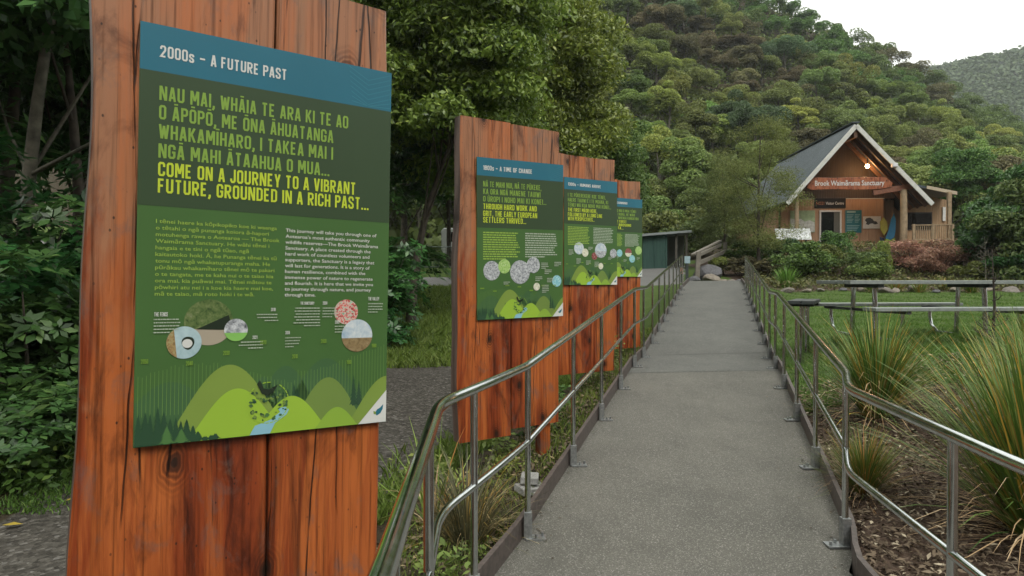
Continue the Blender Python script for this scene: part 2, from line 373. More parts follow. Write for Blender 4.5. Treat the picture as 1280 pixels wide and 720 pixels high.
# ------------------------------------------------------------------ text
def text_raw(s, bold=0.0):
    c = bpy.data.curves.new('t', 'FONT'); c.body = s; c.size = 1.0; c.resolution_u = 2; c.offset = bold; c.fill_mode = 'FRONT'
    o = bpy.data.objects.new('t', c); COL.objects.link(o)
    dg = bpy.context.evaluated_depsgraph_get(); me = bpy.data.meshes.new_from_object(o.evaluated_get(dg))
    v = np.zeros(len(me.vertices)*3); me.vertices.foreach_get('co', v); v = v.reshape(-1, 3)
    f = [tuple(p.vertices) for p in me.polygons]
    bpy.data.objects.remove(o); bpy.data.curves.remove(c); bpy.data.meshes.remove(me)
    return v[:, :2], f
CAP = text_raw('H')[0][:, 1].max()
def put_text(mb, s, x0, z0, cap, width=None, xs=None, y=0, mi=0, bold=0.0, right=False, spread=0):
    v, f = text_raw(s, bold); v = v.copy(); v[:,0] -= v[:,0].min()
    k = cap/CAP; w = v[:,0].max()*k
    if width: xs = width/w
    xs = xs or 1.0
    X = v[:,0]*k*xs; off = x0 - (w*xs if right else 0)
    mb.add([(off+a, y, z0+b*k) for a, b in zip(X, v[:,1])], f, mi)
    return xs

def _glyphs():
    a, b, W = .075, .925, .32; h_ = .5
    g = {}
    Cc = [(W,.66),(W,.83),(.25,b),(.07,b),(0,.83),(0,.17),(.07,a),(.25,a),(W,.17),(W,.34)]
    g['A'] = [[(0,0),(.15,1)], [(.34,0),(.19,1)], [(.05,.27),(.29,.27)]]
    g['B'] = [[(0,a),(0,b),(.2,b),(.29,.85),(.29,.64),(.2,.53),(0,.53)], [(.2,.53),(.32,.43),(.32,.17),(.23,a),(-.07,a)]]
    g['C'] = [Cc]; g['D'] = [[(0,0),(0,b),(.22,b),(W,.83),(W,.17),(.22,a),(.07,a)]]
    g['E'] = [[(.29,b),(0,b),(0,a),(.29,a)], [(.07,h_),(.25,h_)]]; g['F'] = [[(.29,b),(0,b),(0,0)], [(.07,h_),(.25,h_)]]
    g['G'] = [Cc[:-1]+[(W,.46),(.17,.46)]]; g['H'] = [[(0,0),(0,1)], [(W,0),(W,1)], [(.07,h_),(W-.07,h_)]]; g['I'] = [[(0,0),(0,1)]]
    g['J'] = [[(.24,1),(.24,.17),(.17,a),(.05,a),(-.02,.17),(-.02,.32)]]; g['K'] = [[(0,0),(0,1)], [(.33,1),(.07,.42)], [(.13,.56),(.35,0)]]
    g['L'] = [[(0,1),(0,a),(.27,a)]]; g['M'] = [[(0,0),(0,1)], [(.46,0),(.46,1)], [(.04,1),(.23,.28)], [(.42,1),(.23,.28)]]; g['N'] = [[(0,0),(0,1)], [(.36,0),(.36,1)], [(.03,1),(.33,0)]]
    g['O'] = [[(0,.5),(0,.83),(.07,b),(.25,b),(W,.83),(W,.17),(.25,a),(.07,a),(0,.17),(0,.501)]]; g['0'] = g['O']
    g['P'] = [[(0,0),(0,b),(.23,b),(W,.84),(W,.58),(.23,.48),(.07,.48)]]; g['R'] = g['P']+[[(.15,.45),(.34,0)]]; g['Q'] = g['O']+[[(.2,.2),(.36,-.04)]]
    g['S'] = [[(W,.68),(W,.83),(.25,b),(.07,b),(0,.83),(0,.66),(.06,.57),(.26,.43),(W,.34),(W,.17),(.25,a),(.07,a),(0,.17),(0,.32)]]
    g['T'] = [[(-.02,b),(.34,b)], [(.16,b-.07),(.16,0)]]; g['U'] = [[(0,1),(0,.17),(.07,a),(.25,a),(W,.17),(W,1)]]; g['V'] = [[(0,1),(.155,0)], [(.34,1),(.185,0)]]
    g['W'] = [[(0,1),(.11,0)], [(.25,.9),(.13,0)], [(.25,.9),(.38,0)], [(.51,1),(.40,0)]]; g['X'] = [[(0,0),(.34,1)], [(.34,0),(0,1)]]; g['Y'] = [[(0,1),(.16,.42)], [(.34,1),(.18,.42)], [(.17,.46),(.17,0)]]
    g['Z'] = [[(0,b),(.3,b),(0,a),(.32,a)]]
    g['1'] = [[(0,.80),(.15,.94)], [(.16,0),(.16,1)]]; g['2'] = [[(0,.68),(0,.83),(.07,b),(.25,b),(W,.83),(W,.6),(0,a),(.34,a)]]; g['3'] = [[(0,.7),(0,.83),(.07,b),(.25,b),(W,.83),(W,.62),(.22,.52)], [(.1,.52),(.22,.52),(W,.42),(W,.17),(.25,a),(.07,a),(0,.17),(0,.3)]]
    g['4'] = [[(.24,0),(.24,1)], [(.2,1),(0,.28),(.34,.28)]]; g['5'] = [[(.3,b),(0,b),(0,.55),(.22,.58),(W,.48),(W,.17),(.25,a),(.07,a),(0,.17),(0,.3)]]
    g['8'] = [g['O'][0], [(.05,.51),(.27,.51)]]; g['9'] = [[(W,.45),(.07,.45),(0,.55),(0,.83),(.07,b),(.25,b),(W,.83),(W,.17),(.25,a),(.07,a),(0,.17),(0,.28)]]
    g['–'] = [[(0,.47),(.42,.47)]]; g['-'] = [[(0,.45),(.2,.45)]]; g['.'] = [[(0,0),(0,.155)]]; g[','] = [[(.02,.155),(.02,0),(-.05,-.16)]]
    g['s'] = [[(x*.85, y*.72) for x, y in st_] for st_ in g['S']]
    return g
GLY = _glyphs(); MAC = dict(zip('ĀĒĪŌŪ', 'AEIOU'))
def stroke_text(mb, s_, x0, z0, cap, width=None, xs=1.0, y=0, mi=0, th=.075):
    pen = 0; strokes = []
    for ch in s_:
        if ch == ' ': pen += .30; continue
        base = MAC.get(ch, ch); gl = list(GLY[base]); w = max(p[0] for st_ in gl for p in st_)
        if ch in MAC: gl.append([(w/2-.13, 1.17), (w/2+.13, 1.17)])
        for st_ in gl: strokes.append([(p[0]+pen+.075, p[1]) for p in st_])
        pen += w+.15+.095
    total = pen-.095
    if width: xs = width/(total*cap)
    for i, st_ in enumerate(strokes):
        n = len(st_); Lp = []; Rp = []; hw = .055 if st_[0][1] > 1.1 else th
        for j, (px_, py_) in enumerate(st_):
            d0 = Vector(st_[j])-Vector(st_[j-1]) if j else Vector(st_[1])-Vector(st_[0])
            d1 = Vector(st_[j+1])-Vector(st_[j]) if j < n-1 else d0
            d0.normalize(); d1.normalize(); n0 = Vector((-d0.y, d0.x)); n1 = Vector((-d1.y, d1.x)); m_ = (n0+n1)
            m_ = m_.normalized() if m_.length > 1e-4 else n0; k = hw/max(.5, m_.dot(n0)); Lp.append(Vector((px_, py_))+m_*k); Rp.append(Vector((px_, py_))-m_*k)
        pts = Lp+Rp; yy_ = y-.00012*(i % 4)
        mb.add([(x0+p.x*cap*xs, yy_, z0+p.y*cap) for p in pts], [(j, j+1, n+j+1, n+j) for j in range(n-1)], mi)
    return xs

# ------------------------------------------------------------------ timber signs
P = dict(teal=(.022,.175,.255), teal_l=(.04,.235,.31), dark=(.043,.082,.036), mid=(.068,.165,.042), mid2=(.06,.15,.055), olive=(.24,.36,.065),
         olive2=(.19,.30,.065), bright=(.36,.58,.055), lime=(.30,.50,.06), fir=(.028,.085,.04), fir2=(.085,.21,.06), line=(.15,.29,.07), white=(.78,.80,.76), h1=(.27,.45,.07),
         h2=(.62,.76,.05), body=(.36,.55,.09), date=(.24,.42,.05), river=(.30,.60,.72), black=(.015,.03,.015), cap=(.52,.60,.48), tan=(.48,.42,.32), sky=(.45,.58,.62), lawn=(.28,.62,.14))
PM = {k: flat('print_'+k, v, .38, 0, .05, 3) for k, v in P.items()}
def photo_mat(name, cols, scale=90):
    m = NM(name); n = m.noise(m.coord(), scale, 4, .7, .5)
    st_ = [(.28+.44*i/(len(cols)-1), c) for i, c in enumerate(cols)]
    return m.bsdf(m.ramp(n, st_), .38)
PH = dict(forest=photo_mat('print_forest_photo', [(.01,.025,.008), (.06,.11,.03), (.13,.18,.06), (.22,.24,.14)], 60),
          crowd=photo_mat('print_crowd_photo', [(.01,.012,.01), (.15,.5,.3), (.6,.55,.5), (.65,.08,.06), (.05,.06,.06), (.7,.68,.65)], 110),
          bird=photo_mat('print_bird_photo', [(.28,.42,.45), (.38,.52,.55), (.45,.6,.62)], 25),
          brown=photo_mat('print_twig_photo', [(.08,.04,.015), (.35,.24,.1), (.3,.36,.2)], 120),
          grey=photo_mat('print_grey_photo', [(.05,.055,.06), (.25,.27,.29), (.5,.53,.55), (.7,.72,.72)], 70),
          sky=photo_mat('print_cloud_photo', [(.25,.38,.5), (.5,.58,.62), (.75,.75,.72)], 22),
          hill=photo_mat('print_hill_photo', [(.10,.07,.03), (.24,.17,.08), (.3,.24,.13)], 70),
          red=photo_mat('print_red_photo', [(.04,.01,.01), (.25,.05,.05), (.5,.4,.36)], 80),
          cream=photo_mat('print_cream_photo', [(.3,.35,.25), (.65,.65,.5), (.75,.75,.7)], 60),
          green=photo_mat('print_green_photo', [(.1,.3,.05), (.35,.55,.15), (.6,.65,.5)], 80),
          blue=photo_mat('print_blue_photo', [(.08,.3,.4), (.25,.55,.6), (.6,.72,.72)], 70))

class Panel:
    def __init__(s, w, hh, parent, zc, frame=None):
        s.w, s.h, s.zc, s.parent = w, hh, zc, parent
        mb = MB(); mb.box(-w/2, w/2, 0, .008, zc-hh/2, zc+hh/2); s.board = mb.build('panel', PM['mid'], parent)
        s.board.location.y = -.016
    def xz(s, u, v): return ((u-.5)*s.w, s.zc+(.5-v)*s.h)
    def clip(s, uv): return [s.xz(min(max(u, .001), .999), min(max(v, .001), .9985)) for u, v in uv]
    def sub(s, name, mb, mats): return mb.build(name, mats, s.board)
    def disc(s, u, v, r, key, lay, lower=None, cut=.1):
        cx, cz = s.xz(u, v); mb = MB(); n = 40
        mb.poly([(cx+r*math.cos(2*math.pi*i/n), cz+r*math.sin(2*math.pi*i/n)) for i in range(n)], -.0004*lay, 0); mats = [PH[key]]
        if lower:
            a0 = math.asin(max(-1, min(1, cut)))
            pts = [(cx+r*math.cos(a), cz+r*math.sin(a)) for a in np.linspace(math.pi-a0, 2*math.pi+a0, 24)]
            mb.poly(pts, -.0004*(lay+.5), 1); mats.append(PH.get(lower) or PM[lower])
        return mb, mats, cx, cz
def dome(cu, top, hw, base=1.0, n=40, p=1.0):
    pts = []
    for i in range(n+1):
        t = -1+2*i/n; q = .5+.5*math.cos(math.pi*t); q = q**p
        pts.append((cu+hw*t, base-(base-top)*q))
    return pts
def round_hill(pn, mb, cu, top, hw, mi, lay, base=1.02):
    pts = [(u, v) for u, v in dome(cu, top, hw, base, 44, .72)]
    pts = [(u, v) for u, v in pts if -.0001 <= u <= 1.0001] if True else pts
    if not pts: return
    u0, u1 = pts[0][0], pts[-1][0]
    if cu-hw < 0: pts = [(0, pts[0][1])] + pts
    if cu+hw > 1: pts = pts + [(1, pts[-1][1])]
    pts = pts + [(pts[-1][0], .999), (pts[0][0], .999)]
    out = []
    for q in pn.clip(pts):
        if not out or (abs(q[0]-out[-1][0])+abs(q[1]-out[-1][1])) > 1e-5: out.append(q)
    mb.poly(out, -.0004*lay, mi)
def fir(pn, mb, u, top, base, hw, mi, lay, rng):
    n = 7; L = []; R = []
    for i in range(n):
        v = top+(base-top)*(i+.9)/n; w = hw*(i+1)/n
        L += [(u-w*(.85+.3*rng.random()), v), (u-w*.5, v-.004)]; R += [(u+w*(.85+.3*rng.random()), v), (u+w*.5, v-.004)]
    mb.poly(pn.clip([(u, top)] + R + [(u+hw*.3, base), (u-hw*.3, base)] + L[::-1]), -.0004*lay, mi)
def artwork(pn, seed=1, shift=0.0, rich=True):
    rng = random.Random(seed); w, hh = pn.w, pn.h
    mb = MB(); a = pn.xz(0, 0); b = pn.xz(1, .111); mb.poly([(a[0], b[1]), (b[0], b[1]), (b[0], a[1]), (a[0], a[1])], -.0004, 0)
    for i in range(9):                                          # woven chevrons in the band corner
        v = .004+.0135*i
        for (u0, v0), (u1, v1) in (((.80+.012*i*.2, v), (.89, v+.03)), ((.89, v+.03), (.996, v+.004))):
            q0, q1 = pn.xz(u0, min(v0, .106)), pn.xz(u1, min(v1, .106)); t = .0014
            if abs(q0[1]-q1[1]) > 1e-4: mb.poly([(q0[0], q0[1]-t), (q1[0], q1[1]-t), (q1[0], q1[1]+t), (q0[0], q0[1]+t)], -.0008, 1)
    pn.sub('header_band', mb, [PM['teal'], PM['teal_l']])
    mb = MB(); a = pn.xz(0, .111); b = pn.xz(1, .43); mb.poly([(a[0], b[1]), (b[0], b[1]), (b[0], a[1]), (a[0], a[1])], -.0004, 0); pn.sub('heading_band', mb, PM['dark'])
    keys = ['mid2','line','olive','olive2','bright','lime','fir','fir2','river','white','black','teal']
    mats = [PM[k] for k in keys]; K = {k: i for i, k in enumerate(keys)}
    mb = MB()
    for cu, top, hw in ((.12,.84,.28), (.55,.815,.2), (.46,.84,.12), (.72,.80,.26)): round_hill(pn, mb, cu+shift, top+.01, hw, K['mid2'], 1)
    for i in range(72):
        u = .012+i*.0137; v0 = .835-.03*math.sin(u*7.5)-(.03 if u > .6 else 0)+.008*rng.random()
        x, z0 = pn.xz(u, v0); _, z1 = pn.xz(u, .93)
        mb.poly([(x-.0008, z1), (x+.0008, z1), (x+.0008, z0), (x-.0008, z0)], -.0008, K['line'])
    round_hill(pn, mb, .33+shift, .815, .27, K['olive'], 3)
    round_hill(pn, mb, .73+shift, .862, .20, K['olive2'], 3); round_hill(pn, mb, 1.0+shift, .868, .22, K['olive'], 4)
    for u, t in ((.845,.858), (.87,.875), (.56,.885), (.585,.87), (.60,.885), (.31,.895)): fir(pn, mb, u, t, .945, .018, K['fir'], 3.5, rng)
    round_hill(pn, mb, .36+shift, .876, .22, K['bright'], 5); round_hill(pn, mb, .575+shift, .905, .19, K['bright'], 5.5); round_hill(pn, mb, .77, .945, .13, K['lime'], 6)
    for i in range(14):
        u = .008+i*.021+.01*rng.random(); t = .905+.075*(i/14)**1.2+.03*rng.random()-(.02 if i in (3, 4, 8) else 0)
        fir(pn, mb, u, t, 1.0, .022+.008*rng.random(), K['fir'], 6.5+.1*i, rng)
    for u, t in ((.11,.955), (.16,.965)): fir(pn, mb, u, t, 1.0, .03, K['fir2'], 8.2, rng)
    # stream, heart-shaped thicket and flying bird
    mb.poly(pn.clip([(.41,.998), (.43,.975), (.49,.963), (.53,.945), (.52,.935), (.55,.932), (.565,.94), (.555,.953), (.51,.972), (.50,.985), (.49,.998)]), -.0004*7, K['river'])
    cx, cz = pn.xz(.48, .918); r = .062
    for i in range(30):
        a0, a1 = 2*math.pi*i/30, 2*math.pi*(i+.8)/30
        if i in (5, 6, 9, 10): continue
        q = [(cx+rr*math.cos(aa), cz+rr*math.sin(aa)) for rr, aa in ((r, a0), (r, a1), (r*1.05, a1), (r*1.05, a0))]
        mb.poly(q, -.0004*7.4, K['h'] if 'h' in K else K['bright'])
    for i in range(70):
        aa = rng.uniform(0, 2*math.pi); q = r*(rng.uniform(.62, .98)); 
        if .2 < aa < 2.9 : q = r*rng.uniform(.1, .95)
        x = cx+q*math.cos(aa); z = cz+q*math.sin(aa)*.95; s_ = rng.uniform(.003, .008)
        n = 6; mb.poly([(x+s_*rng.uniform(.5, 1.2)*math.cos(2*math.pi*j/n), z+s_*rng.uniform(.4, 1)*math.sin(2*math.pi*j/n)) for j in range(n)], -.0004*(7.6+.01*i), K[rng.choice(['fir','fir','mid2','fir2','olive2'])])
    mb.poly([pn.xz(u, v) for u, v in ((.435,.868), (.447,.858), (.462,.88), (.482,.884), (.52,.872), (.50,.892), (.478,.90), (.455,.893))], -.0004*8.6, K['black'])
    # white corner with its little blue bird
    mb.poly([pn.xz(.868, .9985), pn.xz(.999, .9985), pn.xz(.999, .908)], -.0004*8.8, K['white'])
    mb.poly([pn.xz(u, v) for u, v in ((.945,.972), (.955,.962), (.97,.957), (.985,.948), (.982,.962), (.972,.973), (.955,.979))], -.0004*9.2, K['teal'])
    mb.poly([pn.xz(u, v) for u, v in ((.938,.965), (.95,.968), (.952,.976), (.94,.974))], -.0004*9.4, K['olive'])
    pn.sub('hill_artwork', mb, mats)
def bars(pn, mb, u0, u1, v0, dv, n, th, mi, lay, rng, right=False, last=.6):
    for i in range(n):
        e = u1 - (u1-u0)*rng.uniform(0, .14)
        if i == n-1: e = u0+(u1-u0)*last
        u = u0; v = v0+dv*i
        if right: sh = u1-e
        else: sh = 0
        while u < e-.004:
            wd = min(rng.uniform(.012, .05)*(u1-u0)/.42, e-u)
            a = pn.xz(u+sh, v); b = pn.xz(u+wd+sh, v+th)
            mb.poly([(a[0], b[1]), (b[0], b[1]), (b[0], a[1]), (a[0], a[1])], -.0005*lay, mi); u += wd+.0045*(u1-u0)/.42+.0008
def sign(cx, cy, cz, yaw, lean, roll, w, label, planks, zg, title, heads, seed):
    """planks: list of (x0, x1, ztop, zbot) in the sign's own frame, z relative to the panel centre"""
    hh = 1.2; H0 = cz-zg
    base = Vector((cx, cy, cz)) - Matrix.Rotation(yaw, 4, 'Z').to_3x3() @ (Matrix.Rotation(roll, 4, 'Y').to_3x3() @ (Matrix.Rotation(-lean, 4, 'X').to_3x3() @ Vector((0, 0, H0))))
    root = empty('timber_sign', base, (-lean, roll, yaw), label, 'sign', 'timber signs along the path')
    rng = random.Random(seed)
    for x0, x1, zt, zb in planks:
        ph = [rng.uniform(0, 6.28) for _ in range(6)]; T = .105; vs = []; n = 46; last = x1 == planks[-1][1]; first = x0 == planks[0][0]
        for i in range(n+1):
            k = i/n; z = zb+(zt-zb)*k
            wl = .009*math.sin(z*2.3+ph[0])+.004*math.sin(z*7+ph[1]); wr = .008*math.sin(z*2.9+ph[2])+.004*math.sin(z*6+ph[3])
            if first: wl = wl*1.3 - .018*(1-k)
            a = x0+(wl if first else .0035*math.sin(z*4+ph[1])); b = x1+(wr if last else .0035*math.sin(z*3.3+ph[2]))
            dyf = .004*math.sin(z*3+ph[4]); c = .007
            zz = z+H0
            ring = [(a+c, dyf), (b-c, dyf), (b, c+dyf), (b, T-c), (b-c, T), (a+c, T), (a, T-c), (a, c+dyf)]
            tp = (lambda x: .012*math.sin(x*9+ph[5]))
            vs += [(x, y, zz + (tp(x) if i == n else 0)) for x, y in ring]
        mb = MB(); q = 8
        mb.add(vs, [(i*q+j, i*q+(j+1)%q, (i+1)*q+(j+1)%q, (i+1)*q+j) for i in range(n) for j in range(q)] + [tuple(range(q)), tuple(range(n*q, n*q+q))])
        for fi in range(len(mb.f)):
            j = fi % q
            if fi < n*q and j in (5, 6) and first: mb.m[fi] = 1
        mb.build('plank', [M['slab'], M['slab_side']], root)
    if planks[-1][3] > -1.0+0*seed and seed == 2: pass
    pn = Panel(w, hh, root, H0); artwork(pn, seed, (0, .03, -.02, .02)[seed-1])
    mb = MB(); x, z = pn.xz(.066, .076); stroke_text(mb, title[0], x, z, .0335, (title[1]-.066)*w, y=-.0012); pn.sub('title_text', mb, PM['white'])
    mb = MB()
    for s_, v, u1, mi in heads:
        x, z = pn.xz(.066, v); stroke_text(mb, s_, x, z, .0405, (u1-.066)*w, y=-.0012, mi=mi)
    pn.sub('heading_text', mb, [PM['h1'], PM['h2']])
    return root, pn, rng

S1C = (-.748, 2.147, .12)
r1, p1, rng1 = sign(*S1C, .606, 0, .021, .764, 'nearest and largest looking timber sign, panel headed 2000s, at the left', 
    [(-.505, -.012, .835, -2.0), (-.004, .372, .82, -2.0)], -1.52, ('2000s – A FUTURE PAST', .534),
    [('NAU MAI, WHĀIA TE ARA KI TE AO', .178, .80, 0), ('O ĀPŌPŌ, ME ŌNA ĀHUATANGA', .2235, .735, 0), ('WHAKAMĪHARO, I TAKEA MAI I', .269, .735, 0), ('NGĀ MAHI ĀTAAHUA O MUA...', .315, .72, 0),
     ('COME ON A JOURNEY TO A VIBRANT', .3585, .84, 1), ('FUTURE, GROUNDED IN A RICH PAST...', .398, .90, 1)], 1)
mb = MB(); LT = ['I tēnei haere ka kōpikopiko koe ki waenga','o tētahi o ngā punanga koiora ā-hapori','motuhenga rawa o Aotearoa — The Brook','Waimārama Sanctuary. He wāhi tēnei i','hangaia e te tini o ngā tūao, ngā','kaitautoko hoki. Ā, he Punanga tēnei ka tū','tonu mō ngā whakatupuranga maha. He','pūrākau whakamīharo tēnei mō te pakari','o te tangata, me te kaha nui o te taiao kia','ora mai, kia puāwai mai. Tēnei mātou te','pōwhiri atu nei i a koe kia haere mai koe,','mā te taiao, mā roto hoki i te wā.']
RT = ['This journey will take you through one of','Aotearoa’s most authentic community','wildlife reserves—The Brook Waimārama','Sanctuary. A place created through the','hard work of countless volunteers and','supporters, the Sanctuary is a legacy that','will last for generations. It is a story of','human resilience, combined with the','immense power of nature to regenerate','and flourish. It is here that we invite you','to journey through nature, and journey','through time.']
xs = None
for i, s_ in enumerate(LT):
    x, z = p1.xz(.062, .470+.0157*i); k = put_text(mb, s_, x, z, .0108, (.442*.764) if xs is None else None, xs, y=-.0012, mi=0, bold=.008); xs = xs or k
xs = None
for i, s_ in enumerate(RT):
    x, z = p1.xz(.54, .473+.0154*i); k = put_text(mb, s_, x, z, .0104, (.40*.764) if xs is None else None, xs, y=-.0012, mi=1, bold=.008); xs = xs or k
p1.sub('body_text', mb, [PM['body'], PM['white']])
mb = MB()
for s_, u, v, mi, c in (('THE FENCE',.061,.692,0,.0115), ('2018',.485,.681,0,.0105), ('2021',.415,.752,0,.0105), ('2014',.545,.742,0,.0105), ('THE SANCTUARY',.605,.664,0,.0095), ('2004',.70,.664,0,.0105), ('2002',.755,.716,0,.0105), ('THE VALLEY',.905,.652,0,.0115),
        ('2050',.02,.803,1,.0125), ('2040',.172,.812,1,.0125), ('2030',.305,.790,1,.0125), ('2020',.445,.766,1,.0125), ('2010',.575,.806,1,.0125), ('2000',.695,.768,1,.0125), ('1990',.81,.828,1,.0125), ('1980',.925,.785,1,.0125)):
    mb = MB(); x, z = p1.xz(u, v); stroke_text(mb, s_, x, z, c, None, .66, y=-.0036); p1.sub('caption_text', mb, PM['date'] if mi else PM['white'])
for u0, u1, v, n, rt in ((.06,.155,.698,5,0), (.425,.515,.688,3,1), (.36,.455,.758,3,1), (.545,.61,.75,4,0), (.575,.69,.672,7,1), (.70,.77,.672,4,0), (.755,.81,.722,3,0), (.905,.98,.66,4,0)):
    mb = MB(); bars(p1, mb, u0, u1, v, .0078, n, .0026, 0, 7, rng1, rt); p1.sub('caption_text', mb, PM['cap'])
mb, mats, cx, cz = p1.disc(.252, .708, .068, 'forest', 2, 'tan', -.28)
mb.poly([(cx-.035, cz-.020), (cx+.055, cz+.022), (cx+.064, cz-.012), (cx+.045, cz-.023)], -.0016, 2); p1.sub('photograph', mb, mats+[PM['black']])
mb, mats, cx, cz = p1.disc(.165, .756, .047, 'bird', 5)
n = 18; mb.poly([(cx+.017*math.cos(2*math.pi*i/n)*(1+.2*math.sin(2*math.pi*i/n))+.010, cz-.002+.019*math.sin(2*math.pi*i/n)) for i in range(n)], -.0028, 1)
mb.poly([(cx+.008+.014*math.cos(2*math.pi*i/n), cz-.003+.013*math.sin(2*math.pi*i/n)) for i in range(n)], -.0032, 2)
mb.poly([(cx+.047*math.cos(a), cz+.047*math.sin(a)) for a in np.linspace(2.2, 4.3, 14)], -.0026, 3)
p1.sub('photograph', mb, mats+[PM['black'], PM['white'], PH['brown']])
mb, mats, cx, cz = p1.disc(.352, .728, .034, 'grey', 6, 'lawn', -.25); p1.sub('photograph', mb, mats)
mb, mats, cx, cz = p1.disc(.806, .684, .041, 'crowd', 2); p1.sub('photograph', mb, mats)
mb, mats, cx, cz = p1.disc(.857, .750, .054, 'sky', 5, 'hill', -.15); p1.sub('photograph', mb, mats)

def greek(pn, rng, discs, caps):
    mb = MB(); bars(pn, mb, .066, .48, .455, .0148, 12, .0075, 0, 2, rng); pn.sub('body_text', mb, PM['body'])
    mb = MB(); bars(pn, mb, .54, .93, .455, .0148, 11, .0068, 0, 2, rng); pn.sub('body_text', mb, PM['cap'])
    for u, v, n in caps: mb = MB(); bars(pn, mb, u, u+.09, v, .011, n, .005, 0, 7, rng); pn.sub('caption_text', mb, PM['cap'])
    for i in range(7): mb = MB(); bars(pn, mb, .03+i*.14, .075+i*.14, .80+.02*math.sin(i*2), .01, 1, .008, 0, 7, rng, last=1); pn.sub('caption_text', mb, PM['date'])
    for i, (u, v, r, k, lo) in enumerate(discs):
        mb, mats, *_ = pn.disc(u, v, r, k, 2+1.2*i, lo, -.1); pn.sub('photograph', mb, mats)
r2, p2, rng2 = sign(.066, 5.239, .307, .564, -.02, -.012, .785, 'second timber sign from the camera, panel headed A TIME OF CHANGE',
    [(-.525, -.085, 1.00-.11, -1.50), (-.078, .365, .99-.12, -1.45)], -1.42, ('1800s – A TIME OF CHANGE', .62),
    [('NĀ TE MAHI NUI, NĀ TE PŪKEKE,', .178, .73, 0), ('KA ORA NGĀ MANENE TAUIWI', .2235, .72, 0), ('O ŪROPI I NOHO MAI KI KONEI...', .269, .79, 0), ('THROUGH HARD WORK AND', .315, .675, 1), ('GRIT, THE EARLY EUROPEAN', .3585, .68, 1), ('SETTLERS THRIVED...', .398, .55, 1)], 2)
greek(p2, rng2, [(.16,.695,.072,'grey',None), (.30,.668,.054,'green',None), (.48,.705,.09,'grey',None), (.635,.66,.062,'grey',None), (.92,.765,.045,'blue',None), (.675,.80,.03,'cream',None)], [(.73,.645,4), (.89,.64,3), (.77,.69,3), (.66,.735,3), (.80,.745,3), (.29,.765,2), (.74,.79,5)])
def ctr(xr, yr, zt, yaw, w): return (xr-.5*w*math.cos(yaw), yr-.5*w*math.sin(yaw), zt-.6)
r3, p3, rng3 = sign(*ctr(1.22, 8.0, 1.144, .56, .767), .56, 0, 0, .767, 'third timber sign from the camera, half hidden by the second',
    [(-.50, -.30, .86, -1.6), (-.295, .06, .85, -1.6), (.066, .365, .85, -1.6)], -1.3, ('1300s – HUMANS ARRIVE', .68),
    [('I TE PŌKEREKERE KOE TĒNEI,', .178, .77, 0), ('HAERE TAUIWI Ē I TE MOANA, KI', .2235, .82, 0), ('TĒNEI WĀ KUA NOHO MAI KONEI...', .269, .88, 0), ('THE FIRST MĀORI HERE,', .315, .61, 1), ('FOLLOWED BY A LONG LINE', .3585, .71, 1), ('WITH PERSPECTIVES...', .398, .56, 1)], 3)
greek(p3, rng3, [(.27,.655,.068,'sky',None), (.385,.695,.046,'cream',None), (.56,.725,.042,'red',None), (.68,.67,.085,'sky','grey'), (.925,.695,.052,'grey',None), (.68,.82,.036,'cream',None)], [(.08,.67,5), (.44,.64,3), (.22,.75,5), (.40,.77,4), (.56,.78,5), (.82,.73,3)])
r4, p4, rng4 = sign(*ctr(2.02, 10.66, 1.25, .56, .767), .56, 0, 0, .767, 'farthest of the timber signs, only its right half in view',
    [(-.50, -.1, .87, -1.7), (-.092, .10, .86, -1.7), (.108, .37, .87, -1.7)], -1.2, ('IN THE BEGINNING', .60),
    [('KO TE WAO NUI O MUA TĒNEI', .178, .83, 0), ('HE AO MATAORA, HE WĀHI', .2235, .80, 0), ('TAPU O TE WHENUA RANGATIRA', .269, .90, 0), ('AN ANCIENT FOREST', .315, .58, 1), ('HOME OF BIRDSONG', .3585, .70, 1), ('AND WETA...', .398, .50, 1)], 4)
greek(p4, rng4, [(.40,.70,.056,'blue',None), (.63,.69,.066,'red','cream'), (.73,.77,.058,'blue',None), (.90,.66,.066,'green',None)], [(.30,.74,3), (.5,.78,3), (.85,.75,3)])
# short foot under the second sign
mb = MB(); mb.box(.20, .30, .02, .09, -.12, .30); f_ = mb.build('foot_post', M['slab'], r2, bevel=.006)

# ------------------------------------------------------------------ foliage
L = dict(
 olive=leafmat('leaf_olive', [(.018,.028,.008), (.05,.066,.018), (.095,.105,.03)], .6),
 green=leafmat('leaf_green', [(.016,.033,.009), (.048,.083,.019), (.095,.14,.034)], .55),
 yellow=leafmat('leaf_yellow_green', [(.028,.042,.010), (.080,.106,.024), (.14,.165,.042)], .55),
 brown=leafmat('leaf_brown', [(.02,.018,.009), (.062,.058,.026), (.10,.09,.042)], .65),
 blue=leafmat('leaf_blue_green', [(.012,.028,.012), (.034,.066,.028), (.062,.10,.045)], .6),
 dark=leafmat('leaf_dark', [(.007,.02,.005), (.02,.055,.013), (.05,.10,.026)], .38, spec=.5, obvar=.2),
 near=leafmat('leaf_near', [(.024,.044,.009), (.085,.122,.02), (.18,.22,.048)], .42, trans=.32, spec=.5, obvar=.1),
 red=leafmat('leaf_russet', [(.06,.033,.024), (.14,.078,.052), (.19,.14,.08)], .6),
 kanuka=leafmat('leaf_fine', [(.026,.034,.010), (.056,.07,.02), (.09,.105,.034)], .65, .35),
 bark=flat('bark', (.075,.06,.045), .85, 0, .5, 9), pale_bark=flat('pale_bark', (.13,.12,.09), .85, 0, .6, 7), twig=flat('twig', (.05,.04,.03), .85, 0, .4, 20))
def unit(v): return v/np.linalg.norm(v, axis=-1, keepdims=True).clip(1e-6)
